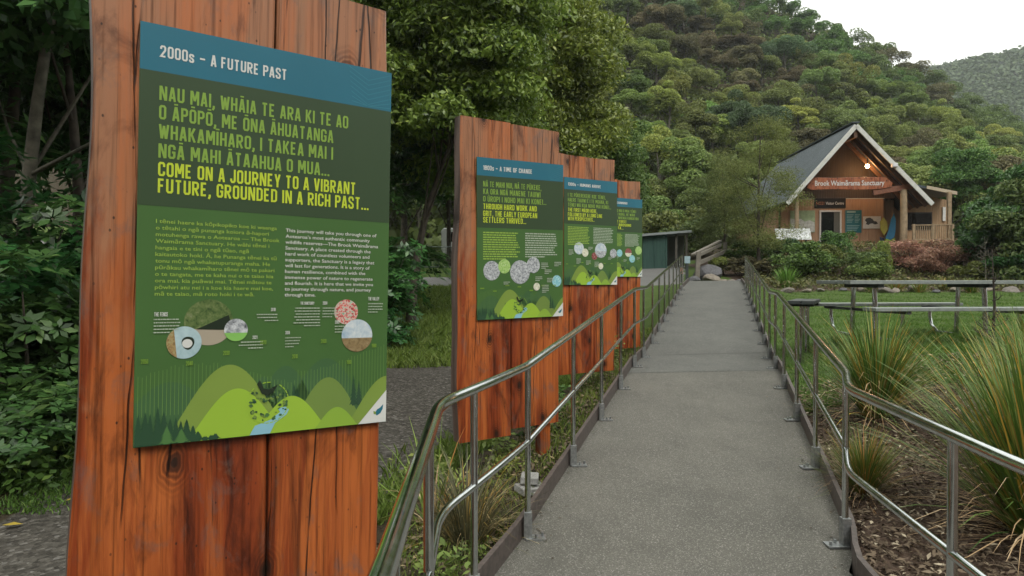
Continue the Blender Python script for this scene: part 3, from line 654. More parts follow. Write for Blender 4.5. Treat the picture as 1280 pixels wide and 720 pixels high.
def leaf_quads(rng, c, out, size, aspect, up=.35, jit=.75, droop=0.0):
    n = len(c); nrm = unit(out*.6 + rng.normal(0, jit, (n, 3)) + np.array([0, 0, up]))
    t = unit(np.cross(nrm, rng.normal(0, 1, (n, 3)))); t[:, 2] -= droop; t = unit(t); b = unit(np.cross(nrm, t))
    Ls = (size*rng.uniform(.65, 1.35, n))[:, None]; W = Ls*aspect
    v = np.stack([c-t*Ls*.5, c+b*W*.5-t*Ls*.04+nrm*Ls*.06, c+t*Ls*.5, c-b*W*.5-t*Ls*.04+nrm*Ls*.06], 1).reshape(-1, 3)
    return v, np.arange(n*4).reshape(n, 4)
def blob_points(rng, clumps, n, shell=.55):
    """points spread over the upper shells of the clumps (centre, radii)"""
    k = len(clumps); wts = np.array([np.prod(c[1])**(2/3) for c in clumps]); wts /= wts.sum()
    ids = rng.choice(k, n, p=wts); C = np.array([c[0] for c in clumps])[ids]; R = np.array([c[1] for c in clumps])[ids]
    d = unit(rng.normal(0, 1, (n, 3))); d[:, 2] = np.where(d[:, 2] < -.35, -d[:, 2], d[:, 2])
    r = rng.uniform(shell, 1.0, n)**.6
    return C + d*R*r[:, None], d
def crown_clumps(rng, n, rx, rz, cz, cr, flatk=.75, cone=0.0):
    out = []
    for i in range(n):
        d = unit(rng.normal(0, 1, 3)); 
        if d[2] < -.5: d[2] *= -.5
        k = rng.uniform(.45, 1.0); z = d[2]*k
        w = 1.0 - cone*max(0, z+.3)
        c = np.array([d[0]*rx*k*w, d[1]*rx*k*w, cz+z*rz]); s = cr*rng.uniform(.65, 1.3)
        out.append((c, np.array([s, s, s*flatk*rng.uniform(.8, 1.2)])))
    return out
def trunk_mesh(rng, mb, H, r, lean=(0,0), limbs=(), sides=8, mi=0):
    ph = rng.uniform(0, 6, 2); pts = []; n = 8
    for i in range(n+1):
        k = i/n; pts.append(Vector((lean[0]*k*k+.06*H*.1*math.sin(3*k+ph[0]), lean[1]*k*k+.06*H*.1*math.sin(2.5*k+ph[1]), H*k-.15)))
    mb.tube(pts, [r*(1.25-.95*i/n) if i else r*1.5 for i in range(n+1)], sides, mi)
    for tgt in limbs:
        tgt = Vector(tgt); k0 = min(.95, max(.3, (tgt.z/H)*.6+rng.uniform(-.2, .25))); a = pts[int(k0*n)]
        mid = a.lerp(tgt, .5)+Vector((0, 0, -.08*(tgt-a).length+.05)); mb.tube([a, mid, tgt], [r*.34, r*.2, r*.07], 6, mi)
def tree_data(name, seed, H, r_trunk, clumps, nleaf, size, aspect, leaf, bark, lean=(0,0), nlimb=8, shell=.55, up=.35, droop=0.0):
    """returns (crown mesh, trunk mesh)"""
    rng = np.random.default_rng(seed)
    p, d = blob_points(rng, clumps, nleaf, shell); v, f = leaf_quads(rng, p, d, size, aspect, up=up, droop=droop)
    cm = np_mesh('crown', v, f, leaf)
    mb = MB(); ids = rng.choice(len(clumps), min(nlimb, len(clumps)), replace=False)
    trunk_mesh(rng, mb, H, r_trunk, lean, [clumps[i][0] for i in ids])
    tm = bpy.data.meshes.new('trunk'); tm.from_pydata(mb.v, [], mb.f); tm.materials.append(bark); tm.polygons.foreach_set('use_smooth', [True]*len(tm.polygons))
    return cm, tm
def tree(name, data, loc, label, cat='tree', group=None, rz=0, sc=1.0):
    r = empty(name, loc, (0, 0, rz), label, cat, group); r.scale = (sc, sc, sc) if not hasattr(sc, '__len__') else sc
    link('crown', data[0], r); link('trunk', data[1], r); return r
def gz(x, y): return float(h(x, y))

# --- forested hillside
rngh = np.random.default_rng(11)
def forest_mesh(seed, rx, rz, cz, n, cr, leaf, cone=0, nleaf=13000, size=.17, aspect=.6, fk=.75):
    rng = np.random.default_rng(seed); cl = crown_clumps(rng, n, rx, rz, cz, cr, fk, cone)
    p, d = blob_points(rng, cl, nleaf, .72); v, f = leaf_quads(rng, p, d, size, aspect, up=.7, jit=.55)
    mb = MB(); trunk_mesh(rng, mb, cz+rz*.3, .16, (.3, .2), [c[0] for c in cl[:7]], 6)
    nv = len(v); v = np.concatenate([v, np.array([tuple(q) for q in mb.v])]); tf = [[i+nv for i in q] for q in mb.f if len(q) == 4]
    f = np.concatenate([f, np.array(tf)]); mi = np.zeros(len(f)); mi[-len(tf):] = 1
    return np_mesh('forest_tree', v, f, [leaf, L['pale_bark']], mi)
PROT = {}
HL = dict(olive=leafmat('hill_olive', [(.038,.054,.014), (.08,.105,.028), (.125,.145,.045)], .6, .35), green=leafmat('hill_green', [(.034,.06,.014), (.07,.115,.025), (.115,.165,.04)], .6, .35),
          yellow=leafmat('hill_yellow_green', [(.055,.07,.014), (.11,.135,.03), (.16,.18,.05)], .6, .35), brown=leafmat('hill_brown', [(.04,.036,.018), (.085,.078,.036), (.12,.108,.055)], .65, .3),
          blue=leafmat('hill_blue_green', [(.028,.048,.02), (.055,.085,.035), (.085,.115,.055)], .6, .35))
kinds = ['olive', 'green', 'yellow', 'brown', 'blue']
for i, k in enumerate(kinds):
    PROT[k] = [forest_mesh(100+10*i+j, *a, HL[k]) for j, a in enumerate([(2.5,1.9,3.4,22,.95), (2.0,2.6,4.2,20,.8), (3.0,1.6,4.2,24,.9)])]
HLAB = dict(olive='dull olive round crowned tree on the forested hillside', green='mid green round crowned tree on the forested hillside', yellow='bright yellow green tree on the forested hillside',
            brown='brownish dark crowned tree on the forested hillside', blue='blue green tree on the forested hillside')
cand = []
for Y in np.arange(43, 152, 2.0):
    for X in np.arange(-.3*Y-4, .78*Y+4, 2.0): cand.append((X+rngh.uniform(-1, 1), Y+rngh.uniform(-1, 1)))
cand = np.array(cand); rngh.shuffle(cand)
kept = []
for X, Y in cand:
    px = 640+F*X/Y
    if px < 425 or px > 1330: continue
    if 14 < X < 25 and Y < 48: continue
    md = 2.5+Y*.0105
    z = gz(X, Y)
    if 350-F*(z+6)/Y > 345 or 350-F*z/Y < -40: continue
    if abs(X+2.2) < 4 and Y < 46: continue
    if all((X-a)**2+(Y-b)**2 > md*md for a, b, _ in kept): kept.append((X, Y, z))
kept.sort(key=lambda q: q[1])
rest = kept[300:]; kept = kept[:300]; rest = rest[:420]
cnt = {}
for X, Y, z in kept:
    n = math.sin(X*.11+1.3)+math.sin(Y*.09+X*.05)+rngh.normal(0, .8)
    k = 'olive' if abs(n) < .5 else 'green' if n > 1.3 else 'yellow' if n > .5 else 'brown' if n < -1.6 else ('blue' if rngh.random() < .3 else 'olive')
    if px > 900 and Y > 120 and k == 'yellow': k = 'olive'
    o = link('forest_tree', PROT[k][rngh.integers(3)]); s = rngh.uniform(.68, 1.12)*(1+min(40, max(0, Y-70))*.003)
    o.location = (X, Y, z-.6); o.rotation_euler = (0, 0, rngh.uniform(0, 6.28)); o.scale = (s*rngh.uniform(.9, 1.15), s, s*rngh.uniform(.85, 1.2))
    tag(o, HLAB[k], 'tree', k.replace('blue', 'blue green').replace('yellow', 'yellow green') + ' trees on the hillside'); cnt[k] = cnt.get(k, 0)+1
RV = []; RF = []; RM_ = []; nv0 = 0                                 # the farther crowns up the slope, one mass
for X, Y, z in rest:
    s_ = rngh.uniform(.75, 1.2); cl = crown_clumps(rngh, 16, 2.4*s_, 1.7*s_, z+2.6*s_, 1.0*s_, .75); cl = [(c+np.array([X, Y, 0]), r_) for c, r_ in cl]
    p, d = blob_points(rngh, cl, 2600, .7); v, f = leaf_quads(rngh, p, d, .30, .6, up=.7, jit=.55); RV.append(v); RF.append(f+nv0); nv0 += len(v)
    n = math.sin(X*.11+1.3)+math.sin(Y*.09+X*.05)+rngh.normal(0, .8); RM_.append(np.full(len(f), 0 if abs(n) < .6 else 1 if n > .6 else (2 if rngh.random() < .4 else 0)))
tag(link('hillside_forest', np_mesh('hillside_forest', np.concatenate(RV), np.concatenate(RF), [HL['olive'], HL['green'], HL['brown']], np.concatenate(RM_))), 'farther mass of tree crowns near the top of the forested hillside', 'forest', kind='stuff')
print('hill trees', len(kept), len(rest), cnt)
# low growth that hides the slope between them, and the far wooded hill: stuff
rng = np.random.default_rng(5); n = 60000
Y = 42+110*rng.random(n)**1.1; X = -.32*Y + (1.04*Y+12)*rng.random(n); z = h(X, Y)
v, f = leaf_quads(rng, np.stack([X, Y, z+rng.uniform(0, 1.5, n)], 1), np.tile([0, -.5, .6], (n, 1)), .8, .6)
tag(link('undergrowth', np_mesh('undergrowth', v, f, leafmat('leaf_undergrowth', [(.025,.035,.01), (.06,.075,.02), (.09,.105,.03)], .6, obvar=.01))), 'dense low undergrowth between the hillside trees', 'undergrowth', kind='stuff')
n = 5200; Y = rng.uniform(270, 480, n); X = rng.uniform(.55, .85, n)*Y; z = h(X, Y)
cl = np.stack([X, Y, z+2], 1); m = 16
P_ = np.repeat(cl, m, 0); d = unit(rng.normal(0, 1, (n*m, 3))); d[:, 2] = np.abs(d[:, 2]); sz = np.repeat(rng.uniform(2.2, 4.5, n), m)[:, None]
v, f = leaf_quads(rng, P_+d*sz, d, 2.2, .7, jit=.4)
tag(link('distant_forest', np_mesh('distant_forest', v, f, leafmat('leaf_distant', [(.02,.034,.018), (.045,.065,.03), (.075,.10,.045)], .7, obvar=.01))), 'far off wooded hill beyond the valley at the right', 'forest', kind='stuff')

# --- big broadleaf trees behind the signs
def bigtree(seed, H, rx, rz, cz, n, cr, nleaf, size, leaf, lean=(0, 0), r=.16, bark='bark', aspect=.42, droop=.25, up=.35):
    nl = 4 if 40 < seed < 47 else 8
    rng = np.random.default_rng(seed); cl = crown_clumps(rng, n, rx, rz, cz, cr, .6)
    cl = [(c+np.array([lean[0]*.8, lean[1]*.8, 0]), rr) for c, rr in cl]
    return tree_data('t', seed, H, r, cl, nleaf, size, aspect, L[leaf], L[bark], lean, nl, .35, up=up, droop=droop)
def place(name, data, px, Y, label, cat='tree', group=None, rz=0, sc=1.0, X=None):
    X = (px-640)/F*Y if X is None else X
    return tree(name, data, (X, Y, gz(X, Y)-.03), label, cat, group, rz, sc)
place('broadleaf_tree', bigtree(31, 5, 2.4, 4.3, 5.6, 110, 1.0, 110000, .145, 'near', (1.2, .3), .1), 512, 16.0, 'tall glossy leaved tree with a leaning trunk, between the first two signs')
place('broadleaf_tree', bigtree(32, 6, 2.4, 4.6, 5.6, 110, 1.0, 110000, .145, 'near', (.2, 0), .1), 655, 20.5, 'tall bright leaved tree rising directly behind the second sign')
place('broadleaf_tree', bigtree(33, 5, 2.6, 3.1, 4.0, 70, 1.0, 60000, .15, 'green', (.2, 0), .1), 716, 27, 'rounded green tree with a domed crown above the third sign')
place('broadleaf_tree', bigtree(34, 5, 2.6, 3.6, 4.2, 70, 1.0, 50000, .15, 'green', (.2, 0), .1), 672, 31, 'dark blue green tree filling the gap behind the second and third signs')
place('broadleaf_tree', bigtree(36, 8, 3.6, 5.4, 7, 80, 1.0, 40000, .22, 'green', (0, 0), .1), 560, 33, 'tall green tree beyond the road, above the wire fence')
place('broadleaf_tree', bigtree(37, 6, 3.2, 4, 4.4, 60, 1.0, 30000, .22, 'green', (0, 0)), 505, 31, 'green tree beyond the road, left of the fence, showing beside the first sign')
place('broadleaf_tree', bigtree(38, 6, 3.6, 5, 5.2, 60, 1.1, 30000, .24, 'olive', (0, 0)), 450, 38, 'olive tree far behind the first sign beyond the road')
# --- dark wood at the left
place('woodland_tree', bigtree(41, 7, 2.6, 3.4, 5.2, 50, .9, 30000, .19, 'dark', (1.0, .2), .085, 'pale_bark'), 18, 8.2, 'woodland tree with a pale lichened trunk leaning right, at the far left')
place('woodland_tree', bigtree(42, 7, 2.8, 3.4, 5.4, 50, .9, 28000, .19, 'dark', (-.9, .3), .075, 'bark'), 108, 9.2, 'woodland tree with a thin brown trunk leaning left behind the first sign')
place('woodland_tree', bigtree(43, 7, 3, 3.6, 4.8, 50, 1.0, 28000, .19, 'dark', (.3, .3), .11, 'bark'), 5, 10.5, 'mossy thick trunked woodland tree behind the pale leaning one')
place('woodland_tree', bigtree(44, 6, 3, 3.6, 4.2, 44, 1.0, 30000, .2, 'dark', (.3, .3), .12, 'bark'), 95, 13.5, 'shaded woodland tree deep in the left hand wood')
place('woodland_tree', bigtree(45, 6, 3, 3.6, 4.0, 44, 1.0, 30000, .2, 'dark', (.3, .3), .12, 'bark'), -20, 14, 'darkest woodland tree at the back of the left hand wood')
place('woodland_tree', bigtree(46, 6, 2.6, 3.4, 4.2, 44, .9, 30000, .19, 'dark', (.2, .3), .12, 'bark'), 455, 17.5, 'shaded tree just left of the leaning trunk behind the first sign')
def rosette_shrub(seed, R, H, nros, leaf, size, mat, nl=8, lo=.1):
    rng = np.random.default_rng(seed); V = []; Fc = []; 
    cl = [(np.array([rng.normal(0, R*.45), rng.normal(0, R*.45), rng.uniform(lo, .9)*H]), np.array([R*.5, R*.5, H*.22])) for _ in range(14)]
    p, d = blob_points(rng, cl, nros, .6)
    for c, o in zip(p, d):
        ax = unit(o*.7+np.array([0, 0, .8])+rng.normal(0, .25, 3)); a = unit(np.cross(ax, rng.normal(0, 1, 3))); b = np.cross(ax, a)
        for j in range(nl):
            th = 2*math.pi*(j/nl)+rng.uniform(-.25, .25); t = unit(a*math.cos(th)+b*math.sin(th)+ax*rng.uniform(.0, .55)); w = unit(np.cross(ax, t)); s = size*rng.uniform(.6, 1.2); nn = np.cross(t, w)
            k = len(V); V += [c+t*s*.12, c+t*s*.55+w*s*.2-nn*s*.03, c+t*s-ax*s*.14, c+t*s*.55-w*s*.2-nn*s*.03]
            Fc.append((k, k+1, k+2, k+3))
    mb = MB()
    for i in range(9): mb.tube([Vector((0, 0, -.1)), Vector(tuple(cl[i][0]*.6)), Vector(tuple(cl[i][0]))], [.025, .016, .006], 5)
    tm = bpy.data.meshes.new('stem'); tm.from_pydata(mb.v, [], mb.f); tm.materials.append(L['bark'])
    return np_mesh('foliage', np.array(V), np.array(Fc), mat), tm
def shrub(name, data, x, y, label, rz=0, sc=1.0, group=None, dz=0, cat='shrub'):
    r = empty(name, (x, y, gz(x, y)-.03+dz), (0, 0, rz), label, cat, group); r.scale = (sc,)*3 if not hasattr(sc, '__len__') else sc
    link('foliage', data[0], r); link('stem', data[1], r); return r
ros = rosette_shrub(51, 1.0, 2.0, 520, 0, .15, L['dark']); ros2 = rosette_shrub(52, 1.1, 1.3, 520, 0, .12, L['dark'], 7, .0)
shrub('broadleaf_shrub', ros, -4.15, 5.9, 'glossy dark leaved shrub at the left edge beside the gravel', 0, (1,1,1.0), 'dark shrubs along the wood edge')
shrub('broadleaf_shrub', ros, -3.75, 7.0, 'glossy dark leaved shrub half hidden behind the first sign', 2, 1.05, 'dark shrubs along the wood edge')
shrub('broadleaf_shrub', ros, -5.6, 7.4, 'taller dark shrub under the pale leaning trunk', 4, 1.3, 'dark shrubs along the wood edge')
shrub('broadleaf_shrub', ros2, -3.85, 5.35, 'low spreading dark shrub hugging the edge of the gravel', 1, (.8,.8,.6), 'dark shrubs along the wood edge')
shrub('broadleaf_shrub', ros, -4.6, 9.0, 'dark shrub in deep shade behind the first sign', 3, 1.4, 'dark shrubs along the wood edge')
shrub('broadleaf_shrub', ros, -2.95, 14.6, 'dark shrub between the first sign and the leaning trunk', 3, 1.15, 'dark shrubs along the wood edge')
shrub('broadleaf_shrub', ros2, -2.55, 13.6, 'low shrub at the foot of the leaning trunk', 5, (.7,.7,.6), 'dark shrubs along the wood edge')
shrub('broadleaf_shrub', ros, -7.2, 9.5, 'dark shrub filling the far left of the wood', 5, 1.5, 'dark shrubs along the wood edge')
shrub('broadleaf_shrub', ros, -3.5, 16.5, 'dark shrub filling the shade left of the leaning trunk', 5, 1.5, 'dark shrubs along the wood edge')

# --- strap leaved plants
def blades(rng, n, length, width, spread, droop, seg=5, base=.12, stiff=1.0):
    V = []; Fc = []
    for i in range(n):
        th = rng.uniform(0, 2*math.pi); Ls = length*rng.uniform(.55, 1.15); tilt = abs(rng.normal(0, spread)); r0 = base*math.sqrt(rng.random())
        d = np.array([math.cos(th), math.sin(th), 0]); p = d*r0; ang = tilt; w0 = width*rng.uniform(.7, 1.3); sd_ = np.array([-math.sin(th), math.cos(th), 0])
        k = len(V); dr = droop*rng.uniform(.4, 1.6)
        for j in range(seg+1):
            w = w0*(1-(j/seg)**2.2*.93)/2
            V += [p-sd_*w, p+sd_*w]
            p = p+(d*math.sin(ang)+np.array([0, 0, math.cos(ang)]))*Ls/seg; ang += dr/seg*(.5+j/seg)
            p[2] = max(p[2], .012)
        Fc += [(k+2*j, k+2*j+1, k+2*j+3, k+2*j+2) for j in range(seg)]
    return np.array(V), np.array(Fc)
def blade_mat(name, cols): return leafmat(name, cols, .5, .18, .35, .06)
BM = dict(flax=blade_mat('blade_olive', [(.02,.04,.008), (.06,.09,.017), (.16,.14,.04)]), straw=blade_mat('blade_straw', [(.11,.075,.035), (.24,.18,.09), (.40,.33,.2)]),
          green=blade_mat('blade_green', [(.03,.06,.01), (.07,.125,.02), (.14,.2,.05)]), wiry=blade_mat('blade_wiry', [(.025,.025,.014), (.06,.056,.032), (.10,.09,.05)]), orange=blade_mat('blade_orange', [(.08,.05,.012), (.2,.11,.025), (.33,.17,.035)]))
def tussock(seed, n, ln, w, spread, droop, mat='flax', dead=120, dl=.8, orange=.12):
    rng = np.random.default_rng(seed); v, f = blades(rng, n, ln, w, spread, droop)
    mi = np.repeat((rng.random(n) < orange).astype(int), 5)
    a = np_mesh('leaf_blades', v, f, [BM[mat], BM['orange']], mi)
    v, f = blades(rng, dead, ln*dl, w*.75, .8, 1.9); b = np_mesh('dead_blades', v, f, BM['straw'])
    return a, b
def put_tussock(name, d, x, y, label, rz=0, sc=1.0, group=None):
    r = empty(name, (x, y, gz(x, y)-.02), (0, 0, rz), label, 'plant', group); r.scale = (sc,)*3 if not hasattr(sc, '__len__') else sc
    link('leaf_blades', d[0], r); link('dead_blades', d[1], r); return r
fx = tussock(61, 950, 1.05, .012, .46, .75, dead=260, orange=.16); fx2 = tussock(62, 1150, 1.35, .014, .42, .75, dead=300, dl=.6, orange=.16)
put_tussock('flax_bush', fx, 3.08, 5.75, 'clump of olive strap leaves in front of the picnic table', 0, .84, 'flax clumps beside the path')
put_tussock('flax_bush', fx2, 2.75, 3.55, 'big olive flax clump cut off by the right edge', 1, .84, 'flax clumps beside the path')
put_tussock('flax_bush', fx2, 3.6, 4.5, 'flax clump behind the big one at the right edge', 3, .74, 'flax clumps beside the path')
put_tussock('flax_bush', fx, 2.25, 4.35, 'small flax clump close behind the bend of the right handrail', 2, .42, 'flax clumps beside the path')
put_tussock('flax_bush', fx, 4.6, 5.9, 'flax clump farther back at the right edge, before the thin sapling', 4, .75, 'flax clumps beside the path')
put_tussock('flax_bush', tussock(63, 260, .8, .03, .4, .5, 'green', 20, orange=.02), 9.25, 23.0, 'upright green flax beside the far end of the right handrail')
put_tussock('grass_tuft', tussock(64, 420, .55, .006, .55, 1.0, 'wiry', 160), -.26, 3.95, 'dark wiry grass tuft growing at the foot of the second sign')
put_tussock('grass_tuft', tussock(65, 40, .65, .012, .5, .8, 'green', 10), -.5, 4.25, 'thin green grass tuft just behind the wiry one')
tl = tussock(66, 160, .5, .02, .5, .8, 'flax', 30)
for i, (px, yb, Yd) in enumerate([(1120,360,21.4), (1150,362,21.0), (1090,362,21.2), (1215,362,21.0), (1180,356,22.5)]):
    p = at(px, yb, Yd); put_tussock('grass_tuft', tl, p.x, p.y, ('grass tuft among the rocks beyond the table, %s' % ('under its middle','right of its middle','left of its middle','under its right end','highest up the bank')[i]), i, 1.0, 'grass tufts among the border rocks')

# --- grass and litter: stuff
def scatter_blades(name, label, X, Y, hh, w, mat, seed, lean=.5):
    rng = np.random.default_rng(seed); n = len(X); z = h(X, Y); th = rng.uniform(0, 6.28, n); H = hh*rng.uniform(.5, 1.3, n)
    b = np.stack([X, Y, z-.01], 1); s_ = np.stack([np.cos(th), np.sin(th), 0*th], 1)*w/2*rng.uniform(.7, 1.4, n)[:, None]
    l = rng.normal(0, lean, (n, 2))*H[:, None]; t = b+np.stack([l[:, 0], l[:, 1], H], 1); md = b+np.stack([l[:, 0]*.35, l[:, 1]*.35, H*.6], 1)
    v = np.stack([b-s_, b+s_, md+s_*.7, t, md-s_*.7], 1).reshape(-1, 3); f = np.arange(n*5).reshape(n, 5)
    return tag(link(name, np_mesh(name, v, f, mat)), label, 'grass', kind='stuff')
GM = leafmat('lawn_blade', [(.03,.05,.008), (.06,.098,.017), (.11,.14,.035)], .5, .25, obvar=.01)
rng = np.random.default_rng(8); n = 110000
Y = 6.3+15.5*rng.random(n)**1.9; X = XR(Y)+.05+rng.random(n)**.9*(.45*Y+1)
scatter_blades('lawn_grass', 'short mown green lawn around the picnic table', X, Y, .05, .007, GM, 1)
n = 34000; Y = 11.3+12*rng.random(n)**1.2; X = -4.2+5*rng.random(n)
scatter_blades('bank_grass', 'rough green grass bank below the road', X, Y, .12, .014, GM, 2)
n = 8500; Y = rng.uniform(2.2, 13, n); X = XL(Y)-.03-rng.random(n)**1.3*.75
scatter_blades('verge_grass', 'sparse grass and weeds under the left handrail', X, Y, .07, .008, leafmat('verge_blade', [(.03,.05,.01), (.08,.11,.02), (.17,.16,.05)], .5, obvar=.01), 3)
def scatter_leaves(name, label, X, Y, dz, size, asp, mat, seed, cat, up=1.2, jit=.5):
    rng = np.random.default_rng(seed); n = len(X); c = np.stack([X, Y, h(X, Y)+dz*rng.random(n)], 1); v, f = leaf_quads(rng, c, np.zeros((n, 3)), size, asp, up, jit)
    return tag(link(name, np_mesh(name, v, f, mat)), label, cat, kind='stuff')
n = 30000; Y = rng.uniform(1.6, 7.2, n); X = XR(Y)+.06+rng.random(n)*(1.2+.5*Y)
scatter_leaves('bark_mulch', 'brown bark mulch and dead leaves beside the right handrail', X, Y, .045, .046, .34, leafmat('mulch_chip', [(.02,.013,.009), (.07,.05,.036), (.24,.2,.15)], .8, .02, .2, .01), 4, 'mulch', 1.5, .55)
n = 16000; Y = 4.6+4*rng.random(n)**1.2; X = -3.35-.16*(Y-5)-rng.random(n)**1.2*1.9+rng.normal(0, .1, n)
scatter_leaves('ground_cover', 'low leafy ground cover along the edge of the wood', X, Y, .35, .07, .6, leafmat('cover_leaf', [(.008,.022,.005), (.03,.07,.014), (.09,.14,.03)], .45, .2, .4, .01), 5, 'ground cover', .8, .6)
n = 5000; Y = rng.uniform(2.4, 12, n); X = XL(Y)-.04-rng.random(n)*.8
scatter_leaves('leaf_litter', 'fallen leaves and soil crumbs under the left handrail', X, Y, .03, .045, .5, leafmat('litter', [(.02,.014,.01), (.06,.045,.03), (.16,.12,.07)], .8, .02, .2, .01), 6, 'leaf litter', 1.5, .5)
n = 26000; Y = rng.uniform(21.8, 33, n); X = XL(Y)+1.9+rng.random(n)*(16+.2*Y); X = X[Y > 0]; kk = (X > XR(Y)+.4) | (Y > 25.5); X = X[kk]; Y = Y[kk]
scatter_leaves('bank_cover', 'low mixed ground cover on the bank below the building', X, Y, .28, .14, .5, leafmat('bank_leaf', [(.02,.025,.008), (.05,.06,.018), (.10,.09,.04)], .55, obvar=.01), 9, 'ground cover', .8, .7)
def weed_data(seed, n, R, H, size, leaf):
    rng = np.random.default_rng(seed); p = np.stack([rng.normal(0, R*.5, n), rng.normal(0, R*.5, n), H*rng.random(n)**.8], 1)
    v, f = leaf_quads(rng, p, np.tile([0, 0, .5], (n, 1)), size, .5, .7, .5); mb = MB()
    for i in range(8): mb.tube([Vector((rng.normal(0, R*.2), rng.normal(0, R*.2), -.02)), Vector(tuple(p[i]))], [.004, .002], 4)
    tm = bpy.data.meshes.new('stem'); tm.from_pydata(mb.v, [], mb.f); tm.materials.append(L['twig'])
    return np_mesh('foliage', v, f, leaf), tm
wd = weed_data(71, 170, .16, .22, .045, L['yellow']); wd2 = weed_data(72, 500, .28, .6, .07, L['green']); wd3 = weed_data(73, 420, .3, .75, .06, L['yellow'])
n = 7000; Y = rng.uniform(4.35, 9, n); X = -3.32-.16*(Y-5)+rng.normal(0, .17, n)
scatter_blades('edge_grass', 'mossy grass along the left edge of the gravel', X, Y, .05, .012, GM, 13)
n = 9000; Y = rng.uniform(2.6, 11, n); X = XL(Y)-1.0-np.abs(rng.normal(0, .22, n))
scatter_blades('track_verge', 'weedy green verge between the timber signs and the gravel track', X, Y, .1, .012, GM, 12)
n = 520; Y = rng.uniform(1.4, 20, n); sd_ = rng.random(n) < .5; X = np.where(sd_, XL(Y)+np.abs(rng.normal(0, .10, n)), XR(Y)-np.abs(rng.normal(0, .12, n)))
c_ = np.stack([X, Y, pz(X, Y)+.004+.006*rng.random(n)], 1); v, f = leaf_quads(rng, c_, np.zeros((n, 3)), .02, .5, 3, .25)
tag(link('path_litter', np_mesh('path_litter', v, f, leafmat('path_leaf', [(.012,.009,.006), (.04,.03,.02), (.12,.09,.045)], .8, .02, .2, .01))), 'leaf crumbs and grit along both edges of the path', 'leaf litter', kind='stuff')
for x, y, s_, lab in ((-.62,4.9,1.3,'yellow green weed behind the second sign foot'), (-.42,4.75,.9,'low weed left of the broken concrete pieces'), (-.05,5.0,.9,'low weed right of the second sign foot'), (-.95,3.4,1.3,'leafy weed at the edge of the gravel behind the wiry tuft'), (-.88,2.95,1.0,'small weed at the right foot of the first sign'), (-.1,5.6,1.1,'yellow green weed below the gap between second and third signs'), (-.36,3.3,1.0,'yellow green leafy weed between the two nearest left handrail posts'), (-.56,2.95,.9,'small yellow green weed at the foot of the bent left handrail'), (-.75,2.75,1.2,'yellow green weed growing just right of the first sign'), (-.2,3.62,.6,'tiny bright green weed against the left kerb')):
    shrub('leafy_weed', wd, x, y, lab, x*9, s_, 'small weeds under the left handrail', cat='weed')
for x, y, d, s_, lab in ((.20,6.2,wd2,.8,'leafy green plant between the second and third signs'), (.42,6.9,wd2,.6,'leafy green plant beside the left kerb below the third sign'), (.98,8.6,wd3,.8,'yellowish leafy plant between the third and fourth signs'), (1.25,9.4,wd3,.8,'yellowish leafy plant in front of the fourth sign'), (1.75,11.2,wd3,.9,'yellowish leafy plant behind the fourth sign')):
    shrub('garden_plant', d, x, y, lab, x*5, s_, 'plants between the signs')
# a few fallen leaves and twigs on the gravel
for i, (x, y) in enumerate(((-3.05, 4.15), (-2.95, 4.6))):
    v, f = leaf_quads(np.random.default_rng(i), np.array([[0, 0, .012]]), np.array([[0, 0, 1.]]), .11, .5, 3, .1)
    o = link('fallen_leaf', np_mesh('fallen_leaf', v, f, flat('fallen_leaf_yellow', (.45,.33,.04), .6))); o.location = (x, y, gz(x, y)+.01)
    tag(o, ('nearer yellow fallen leaf on the gravel at the left', 'farther yellow fallen leaf at the edge of the gravel')[i], 'leaf', 'yellow fallen leaves')

# ------------------------------------------------------------------ rocks
def rock_mesh(seed, mat, sq=.7):
    rng = np.random.default_rng(seed); bm = bmesh.new(); bmesh.ops.create_icosphere(bm, subdivisions=3, radius=.5)
    dirs = unit(rng.normal(0, 1, (14, 3))); dd = rng.uniform(.32, .46, 14)
    for v in bm.verts:
        p = np.array(v.co)
        for a, b in zip(dirs, dd):
            k = p@a-b
            if k > 0: p = p-a*k*.9
        v.co = Vector(tuple(p*np.array([1, .8, sq])))
    me = bpy.data.meshes.new('rock'); bm.to_mesh(me); bm.free(); me.materials.append(mat); return me
def rock_mat(name, a, b):
    m = NM(name); n = m.noise(m.coord(), 6, 7, .65); n2 = m.noise(m.coord(), 30, 4)
    return m.bsdf(m.ramp(m.mix(.4, n, n2), [(.35, a), (.65, b)]), .85, bump=n, bstr=.6, bdist=.05)
RK = [rock_mesh(i, rock_mat('rock_%d' % i, tuple(x*.55 for x in a), tuple(x*.6 for x in b))) for i, (a, b) in enumerate((((.16,.14,.12), (.36,.32,.28)), ((.08,.08,.085), (.2,.2,.21)), ((.2,.17,.13), (.42,.37,.3))))]
def rock(px, y, Y, w, k, label, group=None, sq=1.0):
    p = at(px, y, Y); o = link('boulder', RK[k]); z = gz(p.x, p.y); o.location = (p.x, p.y, z+w*.18*sq); o.rotation_euler = (.1, .15, px*.7); o.scale = (w, w, w*sq); tag(o, label, 'rock', group)
places = ['left end of the row', 'second from the left in the row', 'third from the left in the row', 'fourth from the left in the row', 'fifth from the left in the row', 'sixth from the left in the row', 'seventh from the left in the row', 'eighth from the left in the row', 'ninth from the left in the row', 'tenth from the left in the row', 'third from the right in the row', 'second from the right in the row', 'right end of the row']
for i, lab in enumerate(places):
    rock(985+i*23+random.uniform(-6, 6), 364, 21.3+random.uniform(-.3, .5), random.uniform(.3, .65), (0, 2, 0, 1, 2)[i % 5], 'pale boulder edging the lawn below the building, '+lab, 'boulders edging the lawn', random.uniform(.6, .9))
rock(883, 335, 25.6, 1.35, 1, 'large dark grey boulder under the wooden stair rail', None, .8)
